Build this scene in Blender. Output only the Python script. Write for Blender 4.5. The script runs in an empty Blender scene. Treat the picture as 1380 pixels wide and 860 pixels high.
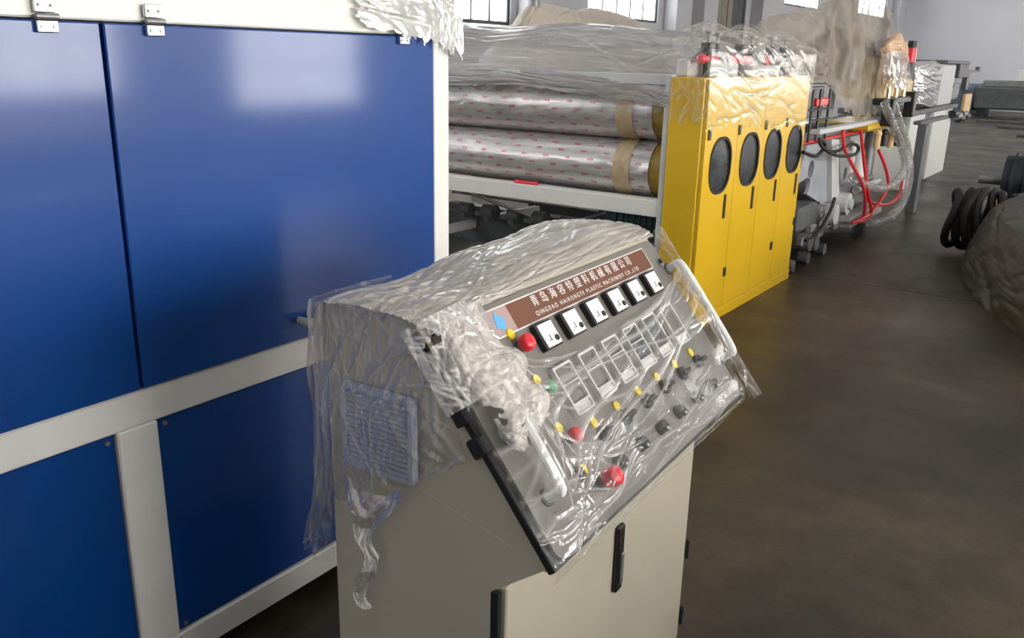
import bpy, bmesh, math, random
import numpy as np
from mathutils import Vector, Matrix

C = bpy.context.scene.collection
SC = bpy.context.scene
rnd = random.Random(4)

# ------------------------------------------------------------------ camera
F, PITCH, ROLL, YAW = 1160.2, 0.29668, 0.021035, 0.614085
EYE = Vector((0, 0, 1.6))
_d = Vector((math.cos(YAW) * math.cos(PITCH), math.sin(YAW) * math.cos(PITCH), -math.sin(PITCH)))
_r = Vector((math.sin(YAW), -math.cos(YAW), 0))
_u = _r.cross(_d)
_R = _r * math.cos(ROLL) + _u * math.sin(ROLL)
_U = -_r * math.sin(ROLL) + _u * math.cos(ROLL)
cam = bpy.data.cameras.new('camera'); camo = bpy.data.objects.new('camera', cam); C.objects.link(camo)
cam.sensor_width = 36; cam.lens = F / 1380 * 36; cam.clip_start = .05; cam.clip_end = 300
M = Matrix((( _R.x, _U.x, -_d.x, EYE.x), (_R.y, _U.y, -_d.y, EYE.y), (_R.z, _U.z, -_d.z, EYE.z), (0, 0, 0, 1)))
camo.matrix_world = M
SC.camera = camo

# ------------------------------------------------------------------ sky, exposure, lights
SC.view_settings.view_transform = 'Standard'; SC.view_settings.look = 'None'
SC.view_settings.gamma = 1; SC.view_settings.use_curve_mapping = False
SC.view_settings.exposure = 0.3
w = bpy.data.worlds.new('sky'); SC.world = w; w.use_nodes = True
w.node_tree.nodes['Background'].inputs[0].default_value = (.82, .9, 1, 1)
w.node_tree.nodes['Background'].inputs[1].default_value = 2.0
WIN_RIGHT, WIN_LEFT, WIN_ROOF, GLINT_BACK = 13.0, 6.0, 0.4, 9.0   # pane strength per side; the back pair is added for film glints

# ------------------------------------------------------------------ pixel rays -> points in the place
def ray(px, py): return _d + _R * ((px - 690) / F) - _U * ((py - 430) / F)
def atx(px, py, X): v = ray(px, py); return EYE + v * (X / v.x)
def aty(px, py, Y): v = ray(px, py); return EYE + v * (Y / v.y)
def atz(px, py, Z): v = ray(px, py); return EYE + v * ((Z - 1.6) / v.z)

# ------------------------------------------------------------------ materials
def nt(name):
    m = bpy.data.materials.new(name); m.use_nodes = True
    return m, m.node_tree, m.node_tree.nodes['Principled BSDF']
def N(t, typ, **kw):
    n = t.nodes.new(typ)
    for k, v in kw.items():
        if k in n.inputs.keys() if isinstance(k, str) else False: n.inputs[k].default_value = v
        else: setattr(n, k, v)
    return n
def ramp(t, src, stops):
    r = t.nodes.new('ShaderNodeValToRGB'); e = r.color_ramp.elements
    while len(e) < len(stops): e.new(.5)
    for i, (p, c) in enumerate(stops):
        e[i].position = p; e[i].color = (c[0], c[1], c[2], 1) if hasattr(c, '__len__') else (c, c, c, 1)
    t.links.new(src, r.inputs[0]); return r
def paint(name, col, rough=.45, metal=0, var=.06, scale=6, bump=.0, bscale=60, coat=0, spec=.5):
    m, t, b = nt(name)
    tc = t.nodes.new('ShaderNodeTexCoord')
    n = t.nodes.new('ShaderNodeTexNoise'); n.inputs['Scale'].default_value = scale; n.inputs['Detail'].default_value = 5
    t.links.new(tc.outputs['Object'], n.inputs['Vector'])
    r = ramp(t, n.outputs['Fac'], [(.3, [c * (1 - var) for c in col]), (.7, [min(1, c * (1 + var)) for c in col])])
    t.links.new(r.outputs[0], b.inputs['Base Color'])
    r2 = ramp(t, n.outputs['Fac'], [(.3, max(.03, rough * .85)), (.7, min(1, rough * 1.15))])
    t.links.new(r2.outputs[0], b.inputs['Roughness'])
    b.inputs['Metallic'].default_value = metal; b.inputs['Coat Weight'].default_value = coat; b.inputs['Coat Roughness'].default_value = .10
    b.inputs['Specular IOR Level'].default_value = spec
    if bump:
        n2 = t.nodes.new('ShaderNodeTexNoise'); n2.inputs['Scale'].default_value = bscale; n2.inputs['Detail'].default_value = 3
        t.links.new(tc.outputs['Object'], n2.inputs['Vector'])
        bp = t.nodes.new('ShaderNodeBump'); bp.inputs['Strength'].default_value = bump; bp.inputs['Distance'].default_value = .01
        t.links.new(n2.outputs['Fac'], bp.inputs['Height']); t.links.new(bp.outputs[0], b.inputs['Normal'])
    return m
def emit(name, col, s):
    m, t, b = nt(name)
    b.inputs['Base Color'].default_value = (.8, .8, .8, 1)
    b.inputs['Emission Color'].default_value = (*col, 1); b.inputs['Emission Strength'].default_value = s
    return m
def film(name, base, gain, noise=.25, scale=(10, 10, 10), col=(.83, .8, .77), rough=.22, gloss=.5, thr=(.5, .75), spec=.5, bumpd=.002):
    """clear plastic film: see-through where single, milky where it is folded (vertex attribute 'fold')"""
    m, t, b = nt(name)
    b.inputs['Base Color'].default_value = (*col, 1); b.inputs['Roughness'].default_value = rough; b.inputs['Specular IOR Level'].default_value = spec
    tc = t.nodes.new('ShaderNodeTexCoord'); mp = t.nodes.new('ShaderNodeMapping'); mp.inputs['Scale'].default_value = scale
    t.links.new(tc.outputs['Object'], mp.inputs['Vector'])
    n = t.nodes.new('ShaderNodeTexNoise'); n.inputs['Scale'].default_value = 1; n.inputs['Detail'].default_value = 7
    n.inputs['Roughness'].default_value = .7; n.inputs['Distortion'].default_value = .6
    t.links.new(mp.outputs[0], n.inputs['Vector'])
    r = ramp(t, n.outputs['Fac'], [(thr[0], 0), (thr[1], 1)])
    a = t.nodes.new('ShaderNodeAttribute'); a.attribute_name = 'fold'
    m1 = t.nodes.new('ShaderNodeMath'); m1.operation = 'MULTIPLY_ADD'; m1.inputs[1].default_value = gain; m1.inputs[2].default_value = base
    t.links.new(a.outputs['Fac'], m1.inputs[0])
    m2 = t.nodes.new('ShaderNodeMath'); m2.operation = 'MULTIPLY_ADD'; m2.inputs[1].default_value = noise; m2.use_clamp = True
    t.links.new(r.outputs[0], m2.inputs[0]); t.links.new(m1.outputs[0], m2.inputs[2])
    tr = t.nodes.new('ShaderNodeBsdfTransparent'); gl = t.nodes.new('ShaderNodeBsdfGlossy'); gl.inputs['Roughness'].default_value = .12
    bp = t.nodes.new('ShaderNodeBump'); bp.inputs['Strength'].default_value = .3; bp.inputs['Distance'].default_value = bumpd
    t.links.new(n.outputs['Fac'], bp.inputs['Height'])
    for s in (b, gl): t.links.new(bp.outputs[0], s.inputs['Normal'])
    mx = t.nodes.new('ShaderNodeMixShader'); t.links.new(m2.outputs[0], mx.inputs[0]); t.links.new(tr.outputs[0], mx.inputs[1]); t.links.new(b.outputs[0], mx.inputs[2])
    fr = t.nodes.new('ShaderNodeFresnel'); fr.inputs['IOR'].default_value = 1.5; t.links.new(bp.outputs[0], fr.inputs['Normal'])
    fm = t.nodes.new('ShaderNodeMath'); fm.operation = 'MULTIPLY'; fm.inputs[1].default_value = gloss; t.links.new(fr.outputs[0], fm.inputs[0])
    mg = t.nodes.new('ShaderNodeMixShader'); t.links.new(fm.outputs[0], mg.inputs[0]); t.links.new(mx.outputs[0], mg.inputs[1]); t.links.new(gl.outputs[0], mg.inputs[2])
    t.links.new(mg.outputs[0], t.nodes['Material Output'].inputs['Surface'])
    return m

MT = dict(
    blue=paint('blue_gloss_paint', (.0, .050, .245), .36, var=.05, scale=2.5, bump=.015, bscale=14, coat=.6, spec=.3),
    white=paint('white_enamel', (.80, .79, .74), .4, var=.04),
    beige=paint('beige_powder_coat', (.52, .475, .37), .42, var=.04, scale=5, bump=.02, bscale=300),
    panel=paint('taupe_panel_paint', (.20, .185, .165), .38, var=.06, scale=9),
    black=paint('black_plastic', (.015, .015, .016), .4),
    rubber=paint('black_rubber', (.012, .012, .012), .65),
    red=paint('red_plastic', (.75, .03, .05), .3), green=paint('green_plastic', (.01, .35, .12), .35),
    yel=paint('yellow_tag_plastic', (.9, .68, .02), .45),
    yellow=paint('yellow_machine_paint', (.74, .46, .012), .33, var=.05, scale=3, bump=.02, bscale=40, coat=.15),
    ochre=paint('ochre_roll_end', (.30, .19, .02), .5, var=.3, scale=14),
    brownblack=paint('oily_brown_steel', (.02, .015, .01), .5, var=.4, scale=20),
    steel=paint('bright_steel', (.6, .6, .6), .28, metal=1), dsteel=paint('dull_steel', (.26, .26, .26), .5, metal=.7, var=.2, scale=12),
    bgray=paint('blue_tinted_grey_paint', (.33, .35, .38), .45, var=.15, scale=7),
    gray=paint('grey_machine_paint', (.24, .245, .24), .5, var=.12, scale=8), dgray=paint('dark_grey_paint', (.10, .105, .11), .55, var=.2),
    lgray=paint('light_grey_paint', (.55, .56, .55), .45, var=.08),
    brown=paint('brown_nameplate', (.17, .065, .035), .4), bezel=paint('clear_bezel_edge', (.72, .70, .67), .25),
    meterface=paint('meter_face', (.86, .86, .84), .25, var=.01), glassdark=paint('dark_glass', (.02, .022, .025), .12, var=.3, coat=.5),
    smoke=paint('smoked_window', (.055, .06, .065), .16, var=.4, scale=9), sky=paint('sky_blue_print', (.12, .42, .75), .4),
    white_p=paint('white_print', (.85, .85, .83), .45, var=.01), pinkp=paint('pale_plate', (.42, .3, .28), .4),
    vent=paint('blue_grey_vent_plastic', (.50, .53, .62), .45, var=.05), wall=paint('grey_plaster', (.46, .46, .48), .9, var=.07, scale=.8, bump=.1),
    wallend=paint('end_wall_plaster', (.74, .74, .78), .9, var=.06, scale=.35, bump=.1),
    ceil=paint('ceiling_plaster', (.4, .4, .4), .9), frame=paint('dark_window_steel', (.05, .055, .06), .5),
    shutter=paint('olive_shutter', (.22, .2, .16), .7, var=.15), teal=paint('teal_motor_paint', (.012, .06, .062), .4, var=.2),
    bluegray=paint('blue_grey_paint', (.12, .17, .22), .5, var=.2), tape=paint('kraft_tape', (.5, .38, .23), .45, var=.15, scale=25, bump=.2, bscale=60),
    cord=paint('red_hose', (.75, .03, .03), .35), tan=paint('tan_board', (.75, .52, .25), .6), navy=paint('navy_cast', (.012, .02, .03), .5, var=.3),
)
MT['film_clear'] = film('clear_stretch_film', .02, .45, .08, (18, 18, 18), (.66, .63, .61), .35, .14, thr=(.5, .8), spec=.25)
MT['film_side'] = film('side_stretch_film', .05, .42, .14, (14, 60, 10), (.60, .58, .55), .25, .3, thr=(.5, .8), spec=.5)
MT['film_top'] = film('stacked_stretch_film', .5, .3, .35, (6, 45, 30), (.50, .455, .40), .35, .22, thr=(.35, .7))
MT['film_bunch'] = film('bunched_film', .22, .5, .6, (26, 26, 26), (.62, .57, .53), .5, .08, thr=(.32, .6), spec=.15)
MT['film_tail'] = film('twisted_film', .12, .8, .3, (40, 40, 40))
MT['film_rolls'] = film('roll_cover_film', .38, .3, .35, (30, 1.2, 16), (.44, .42, .41), .35, .15, thr=(.35,.65), spec=.3)
MT['film_yellow'] = film('yellow_cabinet_film', .04, .38, .18, (2, 2, 60), (.6, .56, .5), .3, .12, thr=(.5, .75), spec=.25)
MT['film_blue'] = film('blue_cabinet_film', .78, .3, .3, (5, 5, 25), (.88, .86, .80), .35)
MT['film_drape'] = film('cloudy_dust_sheet', .52, .35, .3, (6, 6, 3), (.36, .315, .26), .6, .03, spec=.15, bumpd=.01)
MT['film_bundle'] = film('grey_dust_sheet', .94, .2, .15, (4, 4, 6), (.065, .065, .052), .55, .06, spec=.25, bumpd=.02)
MT['film_white'] = film('white_wrap', .85, .2, .2, (8, 8, 20), (.78, .76, .78), .3)
MT['tanwrap'] = paint('tan_cloth_wrap', (.72, .50, .32), .7, var=.2, scale=8)
MT['film_white2'] = film('hazy_wrap', .25, .5, .2, (8, 8, 8), (.6, .55, .48), .35, .15)
MT['tarp'] = paint('beige_tarpaulin', (.50, .44, .37), .7, var=.1, scale=5)
MT['hose'] = film('clear_hose_wall', .35, .2, .2, (1, 1, 90), (.5, .48, .47), .2)
MT['pane_r'] = emit('daylit_pane_right', (1, .97, .93), WIN_RIGHT)
MT['pane_l'] = emit('daylit_pane_left', (.95, .98, 1), WIN_LEFT)
MT['pane_c'] = emit('roof_light_pane', (1, .98, .95), WIN_ROOF)
MT['pane_glint'] = emit('added_glint_pane_back', (1, .97, .93), GLINT_BACK)

def floor_mat():
    m, t, b = nt('stained_concrete')
    tc = t.nodes.new('ShaderNodeTexCoord')
    def noise(s, d, dist=0):
        n = t.nodes.new('ShaderNodeTexNoise'); n.inputs['Scale'].default_value = s; n.inputs['Detail'].default_value = d
        n.inputs['Distortion'].default_value = dist; n.inputs['Roughness'].default_value = .6
        t.links.new(tc.outputs['Object'], n.inputs['Vector']); return n.outputs['Fac']
    a = ramp(t, noise(.55, 6, .3), [(.38, (.018, .013, .008)), (.5, (.048, .035, .021)), (.63, (.105, .080, .047))])
    bb = ramp(t, noise(9, 8), [(.3, .72), (.7, 1.15)])
    c = ramp(t, noise(60, 4), [(.35, .85), (.65, 1.08)])
    m1 = t.nodes.new('ShaderNodeMixRGB'); m1.blend_type = 'MULTIPLY'; m1.inputs[0].default_value = 1
    t.links.new(a.outputs[0], m1.inputs[1]); t.links.new(bb.outputs[0], m1.inputs[2])
    m2 = t.nodes.new('ShaderNodeMixRGB'); m2.blend_type = 'MULTIPLY'; m2.inputs[0].default_value = 1
    t.links.new(m1.outputs[0], m2.inputs[1]); t.links.new(c.outputs[0], m2.inputs[2])
    t.links.new(m2.outputs[0], b.inputs['Base Color'])
    r = ramp(t, noise(1.3, 6), [(.35, .34), (.7, .56)]); t.links.new(r.outputs[0], b.inputs['Roughness'])
    bp = t.nodes.new('ShaderNodeBump'); bp.inputs['Strength'].default_value = .25; bp.inputs['Distance'].default_value = .004
    t.links.new(noise(35, 6), bp.inputs['Height']); t.links.new(bp.outputs[0], b.inputs['Normal'])
    return m
MT['floor'] = floor_mat()
def roll_mat():
    """clear printed wrap over a steel roll: rows of small red print marks"""
    m, t, b = nt('printed_roll_wrap')
    tc = t.nodes.new('ShaderNodeTexCoord'); sep = t.nodes.new('ShaderNodeSeparateXYZ'); t.links.new(tc.outputs['UV'], sep.inputs[0])
    def ma(op, a, v=None, b2=None):
        n = t.nodes.new('ShaderNodeMath'); n.operation = op; t.links.new(a, n.inputs[0])
        if v is not None: n.inputs[1].default_value = v
        if b2 is not None: t.links.new(b2, n.inputs[1])
        return n.outputs[0]
    row = ma('MULTIPLY', sep.outputs[1], 22); fl = ma('FLOOR', row); off = ma('MULTIPLY', fl, .37)
    col = ma('ADD', ma('MULTIPLY', sep.outputs[0], 15), None, off)
    fx = ma('FRACT', col); fy = ma('FRACT', row)
    k = ma('MULTIPLY', ma('LESS_THAN', fx, .26), None, ma('LESS_THAN', fy, .3))
    n = t.nodes.new('ShaderNodeTexNoise'); n.inputs['Scale'].default_value = 45; n.inputs['Detail'].default_value = 4; t.links.new(tc.outputs['Object'], n.inputs['Vector'])
    kk = ma('MULTIPLY', k, None, ma('MULTIPLY', n.outputs['Fac'], 1.2))
    mp = t.nodes.new('ShaderNodeMapping'); mp.inputs['Scale'].default_value = (40, 3, 40); t.links.new(tc.outputs['Object'], mp.inputs[0])
    n2 = t.nodes.new('ShaderNodeTexNoise'); n2.inputs['Scale'].default_value = 1; n2.inputs['Detail'].default_value = 6; t.links.new(mp.outputs[0], n2.inputs['Vector'])
    g = ramp(t, n2.outputs['Fac'], [(.3, (.42, .40, .39)), (.7, (.72, .69, .67))])
    mx = t.nodes.new('ShaderNodeMixRGB'); t.links.new(kk, mx.inputs[0]); t.links.new(g.outputs[0], mx.inputs[1]); mx.inputs[2].default_value = (.55, .03, .12, 1)
    t.links.new(mx.outputs[0], b.inputs['Base Color']); b.inputs['Metallic'].default_value = .45; b.inputs['Roughness'].default_value = .3
    bp = t.nodes.new('ShaderNodeBump'); bp.inputs['Strength'].default_value = .5; bp.inputs['Distance'].default_value = .004
    t.links.new(n2.outputs['Fac'], bp.inputs['Height']); t.links.new(bp.outputs[0], b.inputs['Normal'])
    return m
MT['roll'] = roll_mat()

# ------------------------------------------------------------------ helpers
class MB:
    def __init__(s, M=None): s.bm = bmesh.new(); s.M = M
    def _merge(s, b, T=None):
        me = bpy.data.meshes.new('t')
        if T is not None: b.transform(T)
        b.to_mesh(me); b.free(); s.bm.from_mesh(me); bpy.data.meshes.remove(me)
    def box(s, x0, x1, y0, y1, z0, z1, bev=0, T=None, seg=1):
        b = bmesh.new(); bmesh.ops.create_cube(b, size=1)
        for v in b.verts: v.co = Vector(((x0 + x1) / 2 + v.co.x * (x1 - x0), (y0 + y1) / 2 + v.co.y * (y1 - y0), (z0 + z1) / 2 + v.co.z * (z1 - z0)))
        if bev: bmesh.ops.bevel(b, geom=b.edges[:], offset=bev, segments=seg, affect='EDGES', profile=.6)
        s._merge(b, T); return s
    def cyl(s, p0, p1, r0, r1=None, n=20, caps=True):
        r1 = r0 if r1 is None else r1; p0 = Vector(p0); p1 = Vector(p1); d = p1 - p0
        b = bmesh.new(); bmesh.ops.create_cone(b, cap_ends=caps, segments=n, radius1=r0, radius2=r1, depth=d.length)
        T = Matrix.Translation((p0 + p1) / 2) @ d.to_track_quat('Z', 'Y').to_matrix().to_4x4()
        s._merge(b, T); return s
    def ball(s, c, r, sc=(1, 1, 1), n=16):
        b = bmesh.new(); bmesh.ops.create_uvsphere(b, u_segments=n, v_segments=n // 2, radius=r)
        s._merge(b, Matrix.Translation(c) @ Matrix.Diagonal((*sc, 1))); return s
    def tube(s, pts, r, n=8, closed=False, sub=6):
        P = [Vector(p) for p in pts]
        if sub > 1 and len(P) > 2:
            Q = []
            m = len(P)
            for i in range(m if closed else m - 1):
                a, b_, c, d = (P[(i - 1) % m], P[i], P[(i + 1) % m], P[(i + 2) % m]) if closed else (P[max(i - 1, 0)], P[i], P[i + 1], P[min(i + 2, m - 1)])
                for k in range(sub):
                    t = k / sub
                    Q.append(.5 * ((2 * b_) + (c - a) * t + (2 * a - 5 * b_ + 4 * c - d) * t * t + (3 * b_ - a - 3 * c + d) * t ** 3))
            if not closed: Q.append(P[-1])
            P = Q
        rings = []; m = len(P); up = Vector((0, 0, 1)); prev = None
        for i, p in enumerate(P):
            tan = (P[(i + 1) % m] - P[i - 1]) if closed else (P[min(i + 1, m - 1)] - P[max(i - 1, 0)])
            tan.normalize()
            if prev is None: prev = tan.orthogonal().normalized()
            prev = (prev - tan * prev.dot(tan)).normalized(); q = tan.cross(prev)
            rr = r(i / (m - 1)) if callable(r) else r
            rings.append([s.bm.verts.new(p + (prev * math.cos(a) + q * math.sin(a)) * rr) for a in [2 * math.pi * k / n for k in range(n)]])
        for i in range(m if closed else m - 1):
            A, B = rings[i], rings[(i + 1) % m]
            for k in range(n): s.bm.faces.new((A[k], A[(k + 1) % n], B[(k + 1) % n], B[k]))
        if not closed: s.bm.faces.new(rings[0][::-1]); s.bm.faces.new(rings[-1])
        return s
    def prism(s, poly, axis, a, b, bev=0):
        """poly in the two other axes (cyclic order), from a to b along axis"""
        bm = bmesh.new()
        def P(u, v, t):
            return {'x': (t, u, v), 'y': (u, t, v), 'z': (u, v, t)}[axis]
        A = [bm.verts.new(P(u, v, a)) for u, v in poly]; B = [bm.verts.new(P(u, v, b)) for u, v in poly]; n = len(poly)
        bm.faces.new(A); bm.faces.new(B[::-1])
        for i in range(n): bm.faces.new((A[i], B[i], B[(i + 1) % n], A[(i + 1) % n]))
        bmesh.ops.recalc_face_normals(bm, faces=bm.faces)
        if bev: bmesh.ops.bevel(bm, geom=bm.edges[:], offset=bev, segments=2, affect='EDGES')
        s._merge(bm); return s
    def ngon_plate(s, outer, holes, z0, z1, T=None):
        """flat plate with holes: outer and holes are 2D loops; thickness z0..z1"""
        bm = bmesh.new(); ed = []
        for loop in [outer] + holes:
            vs = [bm.verts.new((x, y, z0)) for x, y in loop]
            ed += [bm.edges.new((vs[i], vs[(i + 1) % len(vs)])) for i in range(len(vs))]
        bmesh.ops.triangle_fill(bm, use_beauty=True, use_dissolve=False, edges=ed)
        r = bmesh.ops.extrude_face_region(bm, geom=bm.faces[:])
        for v in [g for g in r['geom'] if isinstance(g, bmesh.types.BMVert)]: v.co.z = z1
        bmesh.ops.recalc_face_normals(bm, faces=bm.faces)
        s._merge(bm, T); return s
    def build(s, name, mat, parent=None, smooth=True, angle=35, **props):
        me = bpy.data.meshes.new(name)
        if s.M is not None: s.bm.transform(s.M)
        s.bm.to_mesh(me); s.bm.free()
        if smooth:
            me.polygons.foreach_set('use_smooth', [True] * len(me.polygons)); me.set_sharp_from_angle(angle=math.radians(angle))
        me.materials.append(MT[mat] if isinstance(mat, str) else mat)
        o = bpy.data.objects.new(name, me); C.objects.link(o)
        if parent: o.parent = parent
        for k, v in props.items(): o[k] = v
        return o
def tag(o, label, cat, group=None):
    o['label'] = label; o['category'] = cat
    if group: o['group'] = group
    return o
def thing(name, label, cat, loc=(0, 0, 0), rz=0, group=None):
    o = bpy.data.objects.new(name, None); C.objects.link(o); o.location = loc; o.rotation_euler = (0, 0, rz)
    o.empty_display_size = .1
    return tag(o, label, cat, group)
def copy_tree(o, parent=None):
    c = o.copy(); C.objects.link(c)
    if parent: c.parent = parent
    for ch in o.children: copy_tree(ch, c)
    return c
def rrect(x0, x1, y0, y1, r, n=5):
    out = []
    for cx, cy, a0 in ((x1 - r, y1 - r, 0), (x0 + r, y1 - r, 90), (x0 + r, y0 + r, 180), (x1 - r, y0 + r, 270)):
        for k in range(n + 1):
            a = math.radians(a0 + 90 * k / n); out.append((cx + r * math.cos(a), cy + r * math.sin(a)))
    return out
def circle(cx, cy, r, n=20): return [(cx + r * math.cos(2 * math.pi * k / n), cy + r * math.sin(2 * math.pi * k / n)) for k in range(n)]

# ---- film sheets: interpolated control net + ridged folds, all real relief
def _perlin(x, y, seed):
    g = np.random.RandomState(seed).rand(256, 256) * 2 * np.pi
    xi = np.floor(x).astype(int); yi = np.floor(y).astype(int); xf = x - xi; yf = y - yi
    def G(i, j, a, b):
        t = g[(xi + i) % 256, (yi + j) % 256]; return np.cos(t) * a + np.sin(t) * b
    u = xf ** 3 * (xf * (xf * 6 - 15) + 10); v = yf ** 3 * (yf * (yf * 6 - 15) + 10)
    return ((G(0, 0, xf, yf) * (1 - u) + G(1, 0, xf - 1, yf) * u) * (1 - v) + (G(0, 1, xf, yf - 1) * (1 - u) + G(1, 1, xf - 1, yf - 1) * u) * v)
def fbm(x, y, seed, o=4, ridged=False):
    s = 0; a = 1.; tot = 0
    for k in range(o):
        n = _perlin(x * 2 ** k + 17 * k, y * 2 ** k + 31 * k, seed + k)
        s = s + a * ((1 - 2.4 * np.abs(n)) if ridged else n * 1.6); tot += a; a *= .5
    return s / tot
def _cat(P, n):
    m = P.shape[0]
    if m == 2:
        t = np.linspace(0, 1, n)[:, None, None]; return P[0] * (1 - t) + P[1] * t
    t = np.linspace(0, m - 1, n); i = np.minimum(t.astype(int), m - 2); f = (t - i)[:, None, None]
    a = P[np.maximum(i - 1, 0)]; b = P[i]; c = P[i + 1]; d = P[np.minimum(i + 2, m - 1)]
    a = np.where((i == 0)[:, None, None], 2 * b - c, a); d = np.where((i == m - 2)[:, None, None], 2 * c - b, d)
    return .5 * (2 * b + (c - a) * f + (2 * a - 5 * b + 4 * c - d) * f ** 2 + (3 * b - a - 3 * c + d) * f ** 3)
def sheet(name, ctrl, n, mat, parent=None, seed=1, amp=.006, freq=12, rid=.0, stretch=(1, 1), cr=50, crh=.006, crw=.004, ang=(0, 3.14), crlen=(.05, .3), lines=(), mask=None, flip=False, foldn=0., **props):
    P = np.array([[tuple(p) for p in row] for row in ctrl], float)
    G = _cat(P, n[0]); G = np.transpose(_cat(np.transpose(G, (1, 0, 2)), n[1]), (1, 0, 2))   # rows x cols x 3
    dv = np.gradient(G, axis=0); du = np.gradient(G, axis=1)
    Nn = np.cross(du, dv); Nn /= np.linalg.norm(Nn, axis=2, keepdims=True) + 1e-9
    if flip: Nn = -Nn
    Lv = np.linalg.norm(np.diff(G, axis=0), axis=2).sum(0).mean(); Lu = np.linalg.norm(np.diff(G, axis=1), axis=2).sum(1).mean()
    V, U = np.meshgrid(np.linspace(0, Lv, n[0]), np.linspace(0, Lu, n[1]), indexing='ij')
    AS = .26
    cell = max(Lu / n[1], Lv / n[0])
    h = AS * amp * fbm(U * freq * stretch[0], V * freq * stretch[1], seed)
    fold = np.zeros_like(h)
    if rid:
        rr = np.clip(fbm(U * freq * 1.7 * stretch[0], V * freq * 1.7 * stretch[1], seed + 50, 4, True), 0, 1) ** 2
        h += AS * .7 * rid * rr; fold += foldn * rr
    R = np.random.RandomState(seed)
    segs = []
    for k in range(cr):
        cx, cy = R.rand() * Lu, R.rand() * Lv; L = crlen[0] + R.rand() ** 2 * (crlen[1] - crlen[0]); a = ang[0] + R.rand() * (ang[1] - ang[0])
        segs.append((cx - math.cos(a) * L / 2, cy - math.sin(a) * L / 2, cx + math.cos(a) * L / 2, cy + math.sin(a) * L / 2, crh * (.4 + R.rand()), crw * (.6 + R.rand()), .4 + .6 * R.rand()))
    for l in lines: segs.append((l[0] * Lu, l[1] * Lv, l[2] * Lu, l[3] * Lv, l[4], l[5], 1.))
    for x0, y0, x1, y1, hh, ww, f in segs:
        ww = max(ww, 1.4 * cell); hh = min(hh * .7, .42 * ww)
        dx, dy = x1 - x0, y1 - y0; L2 = dx * dx + dy * dy + 1e-9
        t = np.clip(((U - x0) * dx + (V - y0) * dy) / L2, 0, 1)
        wv = .012 * np.sin(t * 9 + x0 * 50) * min(1, L2 ** .5)
        d = np.hypot(U - x0 - t * dx + wv * dy / L2 ** .5, V - y0 - t * dy - wv * dx / L2 ** .5)
        e = np.exp(-(d / ww) ** 2) * np.sin(np.pi * np.clip(t, .03, .97)) ** .4
        h += hh * e; fold = np.maximum(fold, f * e)
    G = G + Nn * h[..., None]
    keep = np.ones((n[0] - 1, n[1] - 1), bool)
    if mask is not None:
        k = mask(U / Lu, V / Lv, fbm(U * 14, V * 14, seed + 9)); keep = k[:-1, :-1] & k[1:, 1:]
    idx = np.arange(n[0] * n[1]).reshape(n)
    F_ = np.stack([idx[:-1, :-1], idx[:-1, 1:], idx[1:, 1:], idx[1:, :-1]], -1)[keep].reshape(-1, 4)
    used = np.zeros(n[0] * n[1], bool); used[F_.ravel()] = True; mp = np.cumsum(used) - 1
    me = bpy.data.meshes.new(name); co = G.reshape(-1, 3)[used]
    me.vertices.add(len(co)); me.vertices.foreach_set('co', co.ravel())
    me.loops.add(F_.size); me.loops.foreach_set('vertex_index', mp[F_].ravel())
    me.polygons.add(len(F_)); me.polygons.foreach_set('loop_start', np.arange(len(F_)) * 4); me.polygons.foreach_set('loop_total', np.full(len(F_), 4))
    me.update(calc_edges=True); me.validate()
    me.polygons.foreach_set('use_smooth', [True] * len(me.polygons))
    at = me.attributes.new('fold', 'FLOAT', 'POINT'); at.data.foreach_set('value', np.clip(fold.reshape(-1)[used], 0, 1).astype(np.float32))
    me.materials.append(MT[mat]); o = bpy.data.objects.new(name, me); C.objects.link(o)
    if parent: o.parent = parent
    for k, v in props.items(): o[k] = v
    return o
def lettering(text, size, T, mat, parent, name='lettering', sx=1., ext=.0004, space=1.):
    cu = bpy.data.curves.new('t', 'FONT'); cu.body = text; cu.size = size; cu.extrude = ext; cu.align_x = 'CENTER'; cu.align_y = 'CENTER'; cu.space_character = space
    cu.resolution_u = 3
    o = bpy.data.objects.new('t', cu); C.objects.link(o); bpy.context.view_layer.update()
    me = bpy.data.meshes.new_from_object(o.evaluated_get(bpy.context.evaluated_depsgraph_get()))
    bpy.data.objects.remove(o); me.transform(T @ Matrix.Diagonal((sx, 1, 1, 1)))
    me.materials.clear(); me.materials.append(MT[mat]); me.name = name
    r = bpy.data.objects.new(name, me); C.objects.link(r); r.parent = parent
    return r

# ================================================================== SETTING
XE, YL, YR, XB, ZC = 37.0, 8.0, -6.0, -7.0, 5.2
def struct(o): o['kind'] = 'structure'; return o
fl = MB().box(XB, XE, YR, YL, -.12, -.022).build('floor', 'dgray'); struct(fl)
xs = [XB, -2.9] ; x = 1.905
xs = [XB, -2.9, x] + [x + 4.8 * k for k in range(1, 8)] + [XE]; ys = [YR, -1.6, 3.1, YL]
for i in range(len(xs) - 1):
    for j in range(len(ys) - 1):
        g = .0035
        MB().box(xs[i] + g, xs[i + 1] - g, ys[j] + g, ys[j + 1] - g, -.022, 0, .002).build('concrete_slab', 'floor', fl)

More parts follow.
